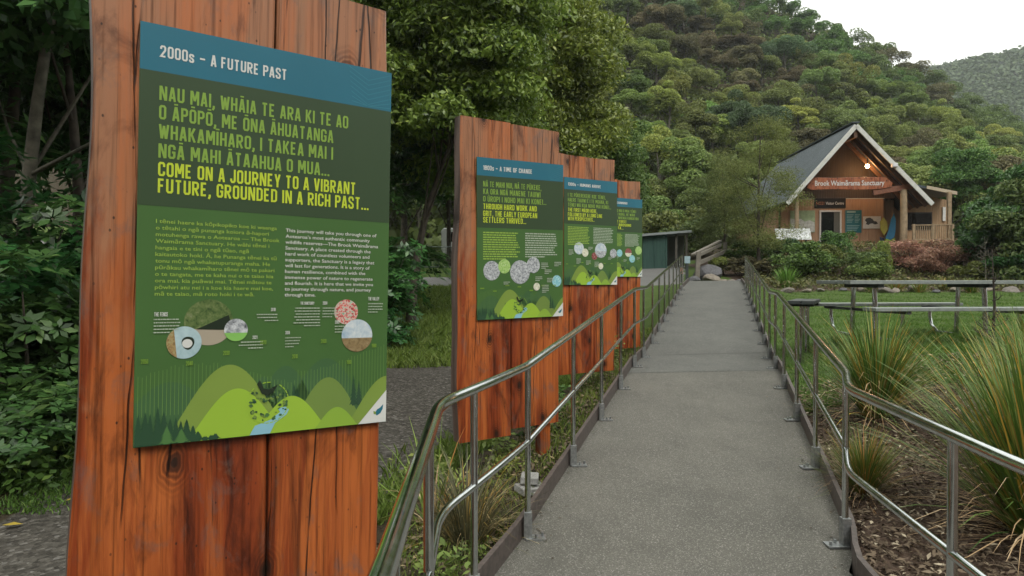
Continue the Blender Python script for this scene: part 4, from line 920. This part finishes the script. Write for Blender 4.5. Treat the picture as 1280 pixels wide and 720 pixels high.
rock(889, 348, 24.9, .72, 2, 'pale boulder in front of the dark one at the path end', None, .8)
rock(866, 349, 24.8, .6, 1, 'small dark rock at the foot of the stair post', None, .7)
for i, px in enumerate((903, 914, 925)): rock(px, 352, 24.6, .5, (2, 0, 1)[i], 'low kerb stone closing the path end, %s' % ('nearest the pale boulder', 'middle of three', 'nearest the right handrail')[i], 'low stones closing the path end', .5)
# broken concrete pieces under the left rail
cm = rock_mat('broken_concrete', (.2,.2,.19), (.36,.36,.34))
for i, (x, y, dz, w, d) in enumerate(((.13,4.62,0,.2,.14), (.12,4.66,.055,.17,.12), (.26,4.5,-.01,.19,.16))):
    mb = MB(); mb.box(-w/2, w/2, -d/2, d/2, 0, .05); o = mb.build('concrete_block', cm, bevel=.008); o.location = (x, y, gz(x, y)+dz); o.rotation_euler = (.05, .04, .5+i)
    tag(o, ('grey concrete piece at the bottom of the pile by the second sign', 'grey concrete piece on top of the pile by the second sign', 'flat grey concrete piece beside the left kerb')[i], 'block', 'broken concrete pieces')

# ------------------------------------------------------------------ picnic table, bench
TM = flat('table_slat', (.30,.335,.32), .5, .2, .2, 18); TD = flat('table_dark', (.05,.06,.058), .55, .2, .2, 18)
GL = gz(5.3, 8.5)
pt = empty('picnic_table', (5.22, 8.78, GL), (0, 0, math.radians(4)), 'long grey metal picnic table with attached seats on the lawn', 'table')
def slats(x0, x1, y0, y1, z, n, t=.04):
    mb = MB(); w = (y1-y0)/n
    for i in range(n): mb.box(x0, x1, y0+i*w+.006, y0+(i+1)*w-.006, z-t, z)
    return mb
zt = -.005-GL
slats(-1.13, 1.13, -.4, .42, zt, 5, .045).build('tabletop', TM, pt, bevel=.004)
for y in (-.78, .80): slats(-1.13, 1.13, y-.14, y+.14, zt-.315, 2, .04).build('bench_seat', TM, pt, bevel=.004)
for x in (-.72, .72):
    for s_ in (-1, 1):
        mb = MB(); mb.tube([(x, s_*.22, zt-.05), (x, s_*.24, zt-.3), (x, s_*.26, .02)], .03, 10); mb.build('leg', M['steel'], pt, smooth=True)
        mb = MB(); pts = [(x, s_*.78, zt-.36), (x, s_*.78, zt-.5), (x, s_*.74, .12), (x, s_*.62, .03), (x, s_*.3, .02)]; mb.tube(pts, .022, 10); mb.build('seat_support', M['steel'], pt, smooth=True)
    mb = MB(); mb.box(x-.04, x+.04, -.36, .38, zt-.09, zt-.046); mb.build('crossbar', TD, pt)
    mb = MB(); mb.bar((x, -.9, zt-.375), (x, .92, zt-.375), .05, .036); mb.build('crossbar', TD, pt)
bx, by = (1006-640)/F*9.0, 9.0
bn = empty('bench', (bx, by, gz(bx, by)), (0, 0, math.radians(62)), 'small dark bench seen end on, left of the picnic table', 'bench')
zb = -.26-gz(bx, by)
slats(-.55, .55, -.16, .16, zb, 2, .045).build('seat', TD, bn, bevel=.004)
for x in (-.38, .38):
    mb = MB(); mb.tube([(x, 0, zb-.04), (x, 0, -.02)], .03, 10); mb.build('leg', M['steel'], bn, smooth=True)
    mb = MB(); mb.box(x-.03, x+.03, -.14, .14, zb-.075, zb-.046); mb.build('bracket', TD, bn)

# ------------------------------------------------------------------ visitor building
BC = [16.6, 35.0, 1.6]; BY = -math.radians(3.7)
def Bm(): return Matrix.Translation(BC) @ Matrix.Rotation(BY, 4, 'Z')
def clad(name, a, b, pitch=.15, rough=.7):
    m = NM(name); sx = m.n('ShaderNodeSeparateXYZ'); tc = m.n('ShaderNodeTexCoord'); m.l(tc.outputs['Object'], sx.inputs[0])
    fr = m.math('FRACT', m.math('MULTIPLY', sx.outputs[0], 1/pitch)); g = m.ramp(fr, [(.0, 0.0), (.06, 1.0), (.94, 1.0), (1.0, 0.0)])
    n = m.noise(m.coord((6, 6, .5)), 2, 5); c = m.ramp(n, [(.3, a), (.7, b)])
    return m.bsdf(c, rough, bump=g, bstr=.9, bdist=.02)
CB = clad('wall_ply', (.30,.175,.10), (.38,.23,.135), .4); CD = clad('dark_cladding', (.03,.022,.017), (.055,.038,.028), .12); CE = clad('extension_cladding', (.26,.165,.09), (.34,.22,.12), .3)
WD = flat('pole_timber', (.34,.25,.15), .75, 0, .25, 6); WB = flat('rafter_timber', (.13,.065,.035), .7, 0, .3, 8); FA = flat('fascia_paint', (.66,.67,.62), .5, 0, .12, 5)
def roof_mat():
    m = NM('roof_steel'); w = m.n('ShaderNodeTexWave'); w.wave_type = 'BANDS'; w.bands_direction = 'Y'; w.inputs['Scale'].default_value = 2.2; m.l(m.coord(), w.inputs['Vector'])
    n = m.noise(m.coord(), 1.2, 5); return m.bsdf(m.ramp(n, [(.3, (.05,.066,.076)), (.7, (.085,.105,.12))]), .42, .2, w.outputs['Fac'], .8, .04)
RM = roof_mat(); GLS = flat('dark_glass', (.012,.014,.015), .08); WHT = flat('white_paint', (.72,.72,.69), .5); BLK = flat('black_board', (.006,.006,.006), .9); CON = flat('concrete', (.34,.33,.3), .85, 0, .2, 4)
bld = empty('visitor_building', BC, (0, 0, BY), 'brown A-framed visitor building with a steep dark roof on the bank', 'building')
AP, EL, ER, FY, BYk = (0, 5.8), (-3.2, 2.1), (3.55, 2.02), -2.3, 9.0
mb = MB()
for e in (EL, ER):
    d = Vector((e[0]-AP[0], 0, e[1]-AP[1])); nrm = Vector((-d.z, 0, d.x)).normalized(); nrm = nrm if nrm.z > 0 else -nrm; t = nrm*.12
    vs = [Vector((q[0], y, q[1]))+k for y in (FY+.03, BYk) for q in (AP, e) for k in (Vector((0,0,0)), t)]
    mb.add(vs, [(0,1,3,2), (4,6,7,5), (0,2,6,4), (1,5,7,3), (2,3,7,6), (0,4,5,1)])
roof = mb.build('roof', RM, bld)
mb = MB()
for e in (EL, ER):
    a = Vector((0, FY, AP[1]-.02)); b = Vector((e[0], FY, e[1]-.02)); mb.bar(a, b, .06, .2, up=(0, 0, 1))
mb.build('bargeboard', FA, bld)
mb = MB(); mb.bar((0, FY+.04, AP[1]+.16), (0, BYk, AP[1]+.16), .35, .05); mb.build('ridge_cap', RM, roof)
# rafters and ridge beam under the porch roof
for y in (-1.95, -1.25, -.55):
    for e in (EL, ER):
        mb = MB(); a = Vector((0, y, AP[1]-.16)); b = Vector((e[0]*.97, y, e[1]+(AP[1]-e[1])*.03-.16)); mb.bar(a, b, .07, .2); mb.build('rafter', WB, bld)
mb = MB(); mb.bar((0, FY+.06, AP[1]-.42), (0, 0, AP[1]-.42), .16, .3); mb.build('ridge_beam', WB, bld)
# front wall: plywood below, dark cladding in the gable
def zr(x): return AP[1]+(EL[1]-AP[1])*(x/EL[0]) if x < 0 else AP[1]+(ER[1]-AP[1])*(x/ER[0])
mb = MB(); mb.prism([(-2.75, -.3), (2.35, -.3), (2.35, 2.55), (-2.75, 2.55)], 0, .12); wall = mb.build('front_wall', CB, bld)
mb = MB(); mb.prism([(-2.75, 2.553), (2.9, 2.553), (2.9, zr(2.9)-.02), (0, AP[1]-.02), (-2.75, zr(-2.75)-.02)], .004, .12); mb.build('gable_cladding', CD, bld)
mb = MB(); mb.prism([(2.36, -.3), (3.1, -.3), (3.1, 2.54), (2.36, 2.54)], .5, .62); mb.build('recessed_wall', CE, bld)
mb = MB(); mb.box(-3.0, -2.88, 0, BYk, -.4, zr(-2.9)-.05); mb.build('side_wall', CB, bld)
mb = MB(); mb.box(2.9, 3.02, .7, BYk, -.4, zr(2.95)-.05); mb.build('side_wall', CB, bld)
mb = MB(); mb.box(-2.75, 2.4, -.02, -.002, 2.545, 2.575); mb.build('flashing', FA, bld)
dr = MB(); 
for x0, x1, z0, z1 in ((-.84,-.76,0,1.97), (.18,.26,0,1.97), (-.758,.178,1.89,1.97)): dr.box(x0, x1, -.05, -.003, z0, z1)
door = dr.build('door_frame', WHT, bld)
mb = MB(); mb.box(-.757, -.12, -.012, -.003, .02, 1.888); mb.build('doorway', GLS, door)
mb = MB(); mb.box(-.118, -.02, -.035, -.004, .02, 1.888); mb.box(-.018, .177, -.03, -.004, .02, 1.888); mb.build('door_leaf', flat('grey_door', (.13,.13,.11), .4), door)
mb = MB(); mb.box(-3.3, 3.9, -2.6, .6, -.25, -.02); mb.box(-3.3, 3.9, -2.5, .5, -1.2, -.25); mb.build('porch_floor', CON, bld)
for x, r, z1 in ((-2.65, .1, 2.6), (2.38, .16, 2.75)):
    mb = MB(); mb.tube([(x, -1.95, -.02), (x+.02, -1.95, z1/2), (x, -1.95, z1)], [r*1.05, r, r*.95], 14); mb.build('porch_post', WD, bld, smooth=True)
mb = MB(); mb.bar((.95, -1.95, 2.62), (2.95, -1.95, 2.95), .14, .26); mb.build('tie_beam', flat('red_beam', (.22,.085,.045), .7, 0, .25, 8), bld)
mb = MB(); mb.bar((-3.0, -1.95, 2.45), (-2.3, -1.95, 2.62), .1, .2); mb.build('tie_beam', WB, bld)
# side extension with its deck
mb = MB(); mb.prism([(3.12, -.2), (5.45, -.2), (5.45, 2.35), (3.12, 2.85)], -.45, -.33); mb.build('extension_wall', CE, bld)
mb = MB(); mb.prism([(2.9, 2.98), (5.0, 2.55), (5.0, 2.67), (2.9, 3.10)], -1.6, 5); mb.build('extension_roof', RM, bld)
mb = MB(); mb.prism([(3.62, 2.82), (5.03, 2.52), (5.03, 2.68), (3.62, 2.98)], -1.66, -1.602); mb.build('extension_fascia', flat('cream_fascia', (.5,.42,.3), .6), bld)
wn = MB(); wn.box(3.28, 4.5, -.475, -.453, .9, 1.8); wf = wn.build('window', flat('window_frame', (.05,.045,.04), .5), bld)
mb = MB(); mb.box(3.33, 4.45, -.484, -.477, .95, 1.75); mb.build('pane', GLS, wf)
mb = MB(); mb.box(4.98, 5.12, -.53, -.453, 1.35, 2.05); mb.build('wall_panel', WHT, bld)
mb = MB(); mb.box(3.12, 5.5, 1, 5, -.2, 2.3); mb.build('extension_body', CE, bld)
mb = MB(); mb.box(2.6, 5.5, -2.5, -.5, .02, .2); mb.build('deck', WD, bld)
bal = MB(); bal.bar((2.55, -2.42, 1.0), (4.45, -2.42, 1.02), .1, .05); bal.bar((2.55, -2.42, .32), (4.45, -2.42, .33), .05, .06)
for i in range(17): x = 2.72+i*.1; bal.box(x-.016, x+.016, -2.44, -2.40, .35, .985)
for x in (2.62, 3.5, 4.4): bal.box(x-.05, x+.05, -2.47, -2.37, .1, 1.05)
bal.build('balustrade', WD, bld)
mb = MB(); mb.box(4.32, 4.48, -2.2, -2.05, .2, 2.6); mb.build('deck_post', WD, bld)
# things fixed on the building
def onb(name, x, y, z, label, cat): 
    p = Bm() @ Vector((x, y, z)); return empty(name, p, (0, 0, BY), label, cat)
nb = onb('name_board', -.2, -2.06, 2.76, 'long red timber name board with white lettering under the gable', 'sign')
mb = MB(); pts = [(-1.98, .1), (-1.75, .0), (-.8, .03), (.4, -.01), (1.5, .02), (1.95, .12), (2.02, .3), (1.7, .58), (.6, .6), (-.7, .57), (-1.7, .6), (-1.95, .42)]
mb.prism(pts, 0, .09); mb.build('board', wood('name_board_timber', (.2,.05,.025), (.36,.11,.05), (.48,.18,.085), None, 1.0, 1.5), nb, bevel=.01)
mb = MB(); put_text(mb, 'Brook Waimārama Sanctuary', -1.62, .2, .235, 3.25, y=-.008, bold=.014); mb.build('lettering', WHT, nb)
vb = onb('name_board', -.31, -.03, 2.09, 'black Visitor Centre board above the door', 'sign')
mb = MB(); mb.box(-.78, .78, 0, .025, 0, .49); mb.build('board', BLK, vb)
mb = MB(); put_text(mb, 'NO21', -.70, .17, .15, .40, y=-.006, mi=1, bold=.01); put_text(mb, 'Visitor Centre', -.22, .17, .14, .9, y=-.006, bold=.012); mb.build('lettering', [WHT, flat('sign_copper', (.5,.2,.09), .5)], vb)
tb = onb('notice_board', .86, -.03, .82, 'teal notice board right of the door', 'sign')
mb = MB(); mb.box(-.40, .40, 0, .025, 0, 1.15); mb.build('board', flat('teal_board', (.018,.17,.21), .5), tb)
mb = MB()
mb.box(-.34, .1, -.006, -.004, 1.02, 1.10)
for i in range(6):
    for x0, x1 in ((-.34, .0), (.06, .32)): mb.box(x0, x1-.04*(i % 3), -.006, -.004, .9-.075*i, .925-.075*i)
for i in range(4): mb.box(-.34, .3-.05*i, -.006, -.004, .35-.08*i, .375-.08*i)
mb.build('lettering', flat('pale_teal_print', (.35,.55,.55), .5), tb)
pb = onb('poster', 1.77, -.03, 1.03, 'white poster with a dark bird picture on the front wall', 'poster')
mb = MB(); mb.box(-.44, .44, 0, .02, 0, .62); mb.build('board', WHT, pb)
mb = MB(); mb.poly([(-.35,.42), (-.28,.52), (-.1,.56), (.04,.47), (.1,.38), (.22,.36), (.3,.24), (.15,.2), (.02,.26), (-.1,.24), (-.16,.18), (-.3,.22), (-.26,.32)], -.004, 0); mb.build('picture', flat('bird_print', (.06,.065,.07), .5, 0, .6, 20), pb)
mpb = onb('map_board', -1.68, -.03, .85, 'pale green and white map board left of the door', 'sign')
mb = MB(); mb.box(-.62, .62, 0, .02, 0, 1.12); mb.build('board', flat('map_green', (.34,.46,.27), .5, 0, .25, 4), mpb)
mb = MB(); mb.poly([(-.6,.02), (.6,.02), (.6,.5), (.35,.62), (.1,.55), (-.1,.7), (-.4,.66), (-.6,.72)], -.004, 0); mb.build('picture', flat('map_white', (.6,.62,.58), .5, 0, .35, 7), mpb)
bd = onb('bird_sculpture', 2.42, -.4, .15, 'blue and yellow winged bird cut-out beside the right porch post', 'sculpture')
mb = MB(); mb.prism([(-.15,.35), (.0,.75), (.12,1.3), (.26,1.6), (.36,1.25), (.34,.7), (.28,.4), (.1,.28)], 0, .03); mb.build('wing', flat('blue_paint', (.03,.22,.42), .5), bd)
mb = MB(); mb.prism([(-.2,.5), (-.38,.8), (-.4,1.2), (-.24,1.42), (-.06,1.2), (-.02,.8)], .035, .06); mb.build('wing', flat('yellow_paint', (.45,.42,.07), .5), bd)
mb = MB(); mb.prism([(-.3,.12), (-.12,.34), (.1,.26), (.32,.38), (.26,.1), (.02,.0)], -.035, -.005); mb.build('tail', flat('lime_paint', (.3,.45,.06), .5), bd)
mb = MB(); mb.prism([(-.4,.45), (-.2,.36), (-.18,.12), (.0,-.04), (.24,.02), (.3,.14), (.34,.02), (.1,-.14), (-.2,-.1), (-.38,.2)], .062, .08); mb.build('body', flat('navy_paint', (.015,.03,.08), .5), bd)
lp = onb('porch_lamp', 1.1, -1.0, 4.05, 'lit warm lamp hanging under the porch roof', 'lamp')
em = NM('lamp_glow'); e_ = em.n('ShaderNodeEmission'); e_.inputs[0].default_value = (1, .62, .3, 1); e_.inputs[1].default_value = 30; em.l(e_.outputs[0], em.out.inputs[0])
mb = MB(); mb.lathe([(.001,-.1), (.06,-.08), (.1,0), (.06,.08), (.001,.1)], 14); mb.build('bulb', em.mat, lp, smooth=True)
mb = MB(); mb.tube([(0, 0, .1), (0, 0, .42)], .03, 8); mb.build('bracket', BLK, lp)
ld = bpy.data.lights.new('lamp_light', 'POINT'); ld.energy = 42; ld.color = (1, .5, .18); ld.shadow_soft_size = .12
lo = bpy.data.objects.new('lamp_light', ld); COL.objects.link(lo); lo.parent = lp; lo.location = (0, -.05, -.16)
fl = onb('flood_lamp', 1.72, -2.42, 3.75, 'white floodlight fixed on the right bargeboard', 'lamp')
mb = MB(); mb.box(-.13, .13, -.1, .08, 0, .2); mb.build('housing', WHT, fl, bevel=.02)
mb = MB(); mb.box(-.1, .1, -.112, -.102, .03, .17); mb.build('lens', flat('lamp_lens', (.8,.82,.85), .2), fl)
dp = at(991, 300, 31.4); ds = empty('display_board', (dp.x, dp.y, gz(dp.x, dp.y)), (0, 0, -.1), 'white low display board standing in front of the porch, left end', 'sign')
mb = MB(); Mx = Matrix.Translation((0, 0, dp.z+.26-gz(dp.x, dp.y))) @ Matrix.Rotation(-.5, 4, 'X'); mb.box(-.78, .78, -.02, .02, -.3, .3, M=Mx); mb.build('board', flat('display_print', (.55,.58,.57), .5, 0, .55, 9), ds)
for x in (-.6, .6):
    mb = MB(); mb.tube([(x, .06, -.05), (x, .06, dp.z+.2-gz(dp.x, dp.y))], .04, 8); mb.build('leg', TD, ds)

# ------------------------------------------------------------------ trees and shrubs round the building
rngk = np.random.default_rng(81)
kc = []
for i in range(46):
    zz = rngk.uniform(.9, 6.0); rr = 2.3*math.sin(math.pi*min(1, (zz+.5)/7.0))*rngk.uniform(.3, 1.0); th = rngk.uniform(0, 6.28)
    kc.append((np.array([rr*math.cos(th), rr*math.sin(th), zz]), np.array([.75, .75, .55])))
kd = tree_data('k', 82, 5.6, .07, kc, 32000, .10, .20, L['kanuka'], L['bark'], (.1, .1), 16, .1, up=.6)
place('fine_leaved_tree', kd, 948, 27.5, 'feathery fine leaved tree in front of the building, left of its roof')
place('fine_leaved_tree', kd, 905, 31, 'shorter feathery tree behind the wooden stair rail', rz=2, sc=.78)
place('broadleaf_tree', bigtree(83, 3.4, 2.0, 2.6, 1.7, 80, .7, 40000, .19, 'dark', (0, 0), .1, up=.5), 1280, 25.5, 'dark glossy tree right of the side extension')
place('broadleaf_tree', bigtree(84, 4, 2.2, 2.8, 1.6, 46, .8, 22000, .18, 'olive', (0, 0), .1), 1325, 24, 'olive tree cut off by the right edge behind the dark glossy one')
place('broadleaf_tree', bigtree(85, 5, 2.0, 2.6, 3.6, 46, .8, 26000, .18, 'green', (0, 0), .1), 1205, 42, 'mid green tree standing behind the side extension')
def shr(seed, R, H, n, size, leaf, asp=.5):
    rng = np.random.default_rng(seed); cl = [(np.array([rng.normal(0, R*.42), rng.normal(0, R*.42), H*rng.uniform(.2, .8)]), np.array([R*.42, R*.42, H*.24])) for _ in range(16)]
    p, d = blob_points(rng, cl, n, .35); v, f = leaf_quads(rng, p, d, size, asp); mb = MB()
    for i in range(8): mb.tube([Vector((0, 0, -.1)), Vector(tuple(cl[i][0]))], [.03, .008], 5)
    tm = bpy.data.meshes.new('stem'); tm.from_pydata(mb.v, [], mb.f); tm.materials.append(L['bark']); return np_mesh('foliage', v, f, L[leaf]), tm
SD = {k: shr(90+i, 1.0, 1.7, 4200, .13, k, .5 if k != 'red' else .3) for i, k in enumerate(('green', 'yellow', 'olive', 'red', 'dark', 'brown'))}
for px, ytop, ybot, wpx, Yd, k, lab in (
  (1000,300,348,56,25.5,'green','green bushy shrub below the left porch post'), (1035,300,348,42,26.5,'yellow','yellow green shrub in front of the doorway'), (1047,286,340,34,28.5,'green','green shrub standing tallest before the door'),
  (1072,312,348,44,25.5,'olive','dull olive shrub below the teal notice board'), (1100,296,345,18,26.5,'yellow','narrow upright yellow shrub left of the bird cut-out'), (1140,298,348,62,27,'red','russet brown shrub below the right porch post'),
  (1188,296,348,72,27.5,'red','larger russet shrub below the deck balustrade'), (1166,306,348,44,26,'red','smallest russet shrub between the two russet shrubs'), (1218,322,350,46,24.5,'yellow','low yellow green shrub at the foot of the dark tree'),
  (1262,315,352,60,24,'dark','dark shrub under the trees at the right edge'), (962,318,350,44,26,'brown','brownish shrub right of the far right handrail end'), (925,318,350,40,26.5,'brown','brownish green shrub behind the end of the path'),
  (945,300,345,50,29,'green','green shrub behind the feathery tree trunk'), (905,318,350,30,27,'yellow','small bright shrub by the boulders at the path end'), (975,296,340,40,30,'dark','dark shrub against the building corner'),
  (1085,318,350,40,24.5,'green','low green shrub under the concrete wall'), (780,278,330,70,39,'yellow','bright shrub behind the fourth sign and the shed'), (830,262,320,60,40,'olive','olive shrub rising behind the shed roof'), (870,270,335,60,36,'olive','olive shrub behind the wooden stair'),
  (730,290,340,80,37,'green','green shrub behind the third sign across the road')):
    p = at(px, ybot, Yd); g_ = gz(p.x, p.y); H_ = (350-ytop)/F*Yd - g_; sw = wpx/F*Yd/1.6; H_ *= 1.0
    shrub('garden_shrub', SD[k], p.x, p.y, lab, px*.37, (max(.3, sw), max(.3, sw), max(.3, H_/1.75)), 'shrubs below the building' if px > 890 else 'shrubs across the road')
# bare sapling
def sapling(seed, H, n, spread):
    rng = np.random.default_rng(seed); mb = MB(); mb.tube([(0, 0, -.05), (.02, 0, H*.5), (0, .02, H)], [.018, .012, .003], 6)
    for i in range(n):
        z = H*rng.uniform(.15, .9); th = rng.uniform(0, 6.28); l = spread*(1.1-z/H); d = Vector((math.cos(th), math.sin(th), .55)); a = Vector((0, 0, z)); b = a+d*l; mb.tube([a, a.lerp(b, .5)+Vector((0, 0, -.02)), b], [.008, .006, .002], 5)
        for j in range(3):
            c = a.lerp(b, rng.uniform(.35, .9)); mb.tube([c, c+Vector((rng.normal(0, .12), rng.normal(0, .12), .16))*spread*1.4], [.004, .0015], 4)
    return mb
for px, Yd, H, sp, mat, lab in ((1231, 16, 1.65, .55, 'pale_bark', 'bare pale sapling with forked twigs beyond the picnic table'), (1241, 7.0, 1.15, .2, 'twig', 'thin dark leafless sapling in front of the table right end')):
    x = (px-640)/F*Yd; o = sapling(px, H, 13, sp).build('bare_sapling', L[mat]); o.location = (x, Yd, gz(x, Yd)); tag(o, lab, 'tree')

# ------------------------------------------------------------------ far end of the path: stair rail, shed, small sign, fence, van
def wb(mb, a, b, w, hh): mb.bar(a, b, w, hh)
GW = flat('grey_timber', (.22,.20,.165), .8, 0, .25, 9)
s0 = at(871, 347, 25.2); s1 = at(908, 330, 29.5)
srl = empty('stair_rail', (s0.x, s0.y, gz(s0.x, s0.y)), (0,0,0), 'weathered wooden stair handrail climbing right at the path end', 'handrail')
rel = lambda p: Vector(p)-srl.location
def pt3(px, y, Yd): return rel(at(px, y, Yd))
mb = MB(); b_ = pt3(871, 349, 25.2); t_ = pt3(873, 315, 25.2); mb.bar((b_.x, b_.y, b_.z-.2), t_, .16, .12, up=(0,1,0)); mb.build('post', GW, srl)
mb = MB(); t2 = pt3(906, 303, 29.5); mb.bar((t2.x, t2.y, t2.z-1.4), t2, .14, .12, up=(0,1,0)); mb.build('post', GW, srl)
mb = MB(); mb.bar(pt3(866, 318, 25.0), pt3(900, 301, 29.3), .14, .06); mb.build('rail', GW, srl)
mb = MB(); mb.bar(pt3(875, 318, 25.2), pt3(901, 306, 29.3), .06, .12); mb.build('rail', GW, srl)
mb = MB(); mb.bar(pt3(875, 328, 25.2), pt3(907, 314, 29.4), .06, .14); mb.build('rail', GW, srl)
SG = clad('shed_green', (.02,.06,.05), (.035,.09,.07), .5)
q = at(803, 330, 31); shx, shy = q.x, 31.0; sg = gz(7, 32)
sh = empty('garden_shed', (shx, shy, sg), (0, 0, -.15), 'dark green open fronted shed with a pale flat roof beyond the signs', 'shed')
zt0 = (350-296)/F*31-sg; zt1 = (350-290)/F*32-sg
mb = MB(); mb.prism([(0, -.3), (1.1, -.3), (1.1, zt0+.10), (0, zt0)], 0, .08); mb.build('wall', SG, sh)
mb = MB(); mb.prism([(1.1, -.3), (2.0, -.3), (2.0, zt0+.12), (1.1, zt0+.10)], 1.6, 1.68); mb.box(0, .06, .09, 1.6, -.3, zt0-.05); mb.box(.06, 1.1, 1.6, 1.68, -.3, zt0); mb.build('back_wall', flat('shed_dark', (.17,.185,.155), .7), sh)
mb = MB(); mb.prism([(-.15, zt0+.01), (2.15, zt0+.17), (2.15, zt0+.27), (-.15, zt0+.11)], -.2, 1.9); mb.build('roof', flat('pale_roof', (.33,.37,.37), .5), sh)
for x in (1.5, 1.95):
    mb = MB(); mb.box(x-.05, x+.05, 0, .1, -.3, zt0+.1); mb.build('post', flat('shed_post', (.12,.11,.09), .8), sh)
q = at(859, 348, 24.9); sp_ = empty('marker_sign', (q.x, q.y, gz(q.x, q.y)), (0, 0, 0), 'small pale blue square sign on a dark post at the path end', 'sign')
zq = at(859, 325, 24.9).z-gz(q.x, q.y)
mb = MB(); mb.box(-.05, .05, .01, .07, -.1, zq); mb.build('post', TD, sp_)
mb = MB(); mb.box(-.1, .1, -.02, .005, zq-.12, zq+.14); mb.build('plate', flat('pale_blue_plate', (.38,.52,.58), .45, 0, .2, 14), sp_)
q = at(853, 348, 24.6); mk = empty('bollard', (q.x-.03, q.y, gz(q.x, q.y)), (0,0,0), 'short post with a pale red cap beside the marker sign', 'post')
mb = MB(); mb.tube([(0,0,-.1), (0,0,.3)], .035, 10); mb.build('shaft', TD, mk); mb = MB(); mb.tube([(0,0,.3), (0,0,.52)], .05, 10); mb.build('cap', flat('cap_red', (.5,.28,.2), .5), mk)
# wire gate across the road side
fy = 28.2; FM = flat('fence_green', (.02,.045,.035), .55)
fn = empty('wire_fence', (-2.9, fy, gz(-2.9, fy)), (0,0,0), 'dark green wire fence across the road, left of the second sign', 'fence')
for x in (-2.4, -.95, .5, 1.9, 3.2):
    mb = MB(); mb.box(x-.06, x+.06, -.06, .06, -.1, 1.15); mb.build('post', FM, fn)
mb = MB()
for z in (.25, 1.08): mb.tube([(-2.4, 0, z), (3.2, 0, z)], .022, 6)
mb.build('rail', FM, fn)
mb = MB()
for i in range(46): x = -2.4+i*.122; mb.tube([(x, .0, .25), (x, .0, 1.08)], .004, 4, cap=False)
for i in range(6): mb.tube([(-2.4, 0, .35+i*.12), (3.2, 0, .35+i*.12)], .004, 4, cap=False)
mb.build('wire_mesh', FM, fn)
vx, vy = (593-640)/F*40, 40.0
vn = empty('parked_van', (vx, vy, gz(vx, vy)), (0, 0, .1), 'white parked van behind the fence, mostly hidden by the second sign', 'van')
VP = flat('van_paint', (.75,.77,.77), .3, 0, .05, 3)
mb = MB(); mb.prism([(-1.9,.45), (1.9,.45), (1.95,.95), (1.75,1.15), (1.2,1.9), (1.0,1.98), (-1.8,1.98), (-1.95,1.8)], -.8, .8); mb.build('body', VP, vn, bevel=.06)
for x0, x1 in ((-1.6,-.55), (-.4,.55)):
    mb = MB(); mb.prism([(x0,1.2), (x1,1.2), (x1,1.75), (x0,1.75)], -.815, -.803); mb.build('window', GLS, vn)
for x in (-1.25, 1.2):
    for y in (-.78, .62):
        mb = MB(); mb.add(*(lambda n: ([(x+.33*math.cos(2*math.pi*i/n), y+dy, .33+.33*math.sin(2*math.pi*i/n)) for dy in (-.06, .18) for i in range(n)], [tuple(range(n)), tuple(range(n, 2*n))]+[(i, (i+1)%n, (i+1)%n+n, i+n) for i in range(n)]))(20)); mb.build('wheel', BLK, vn)

# ------------------------------------------------------------------ haze
hb = MB(); hb.box(-330, 620, -60, 640, -12, 260); hm = NM('haze'); pv = hm.n('ShaderNodeVolumePrincipled')
pv.inputs['Color'].default_value = (.86, .92, .95, 1); pv.inputs['Density'].default_value = .00036; pv.inputs['Anisotropy'].default_value = .2
hm.l(pv.outputs[0], hm.out.inputs['Volume']); tag(hb.build('haze', hm.mat), kind='stuff')
scene.cycles.volume_bounces = 0; scene.cycles.volume_step_rate = 5
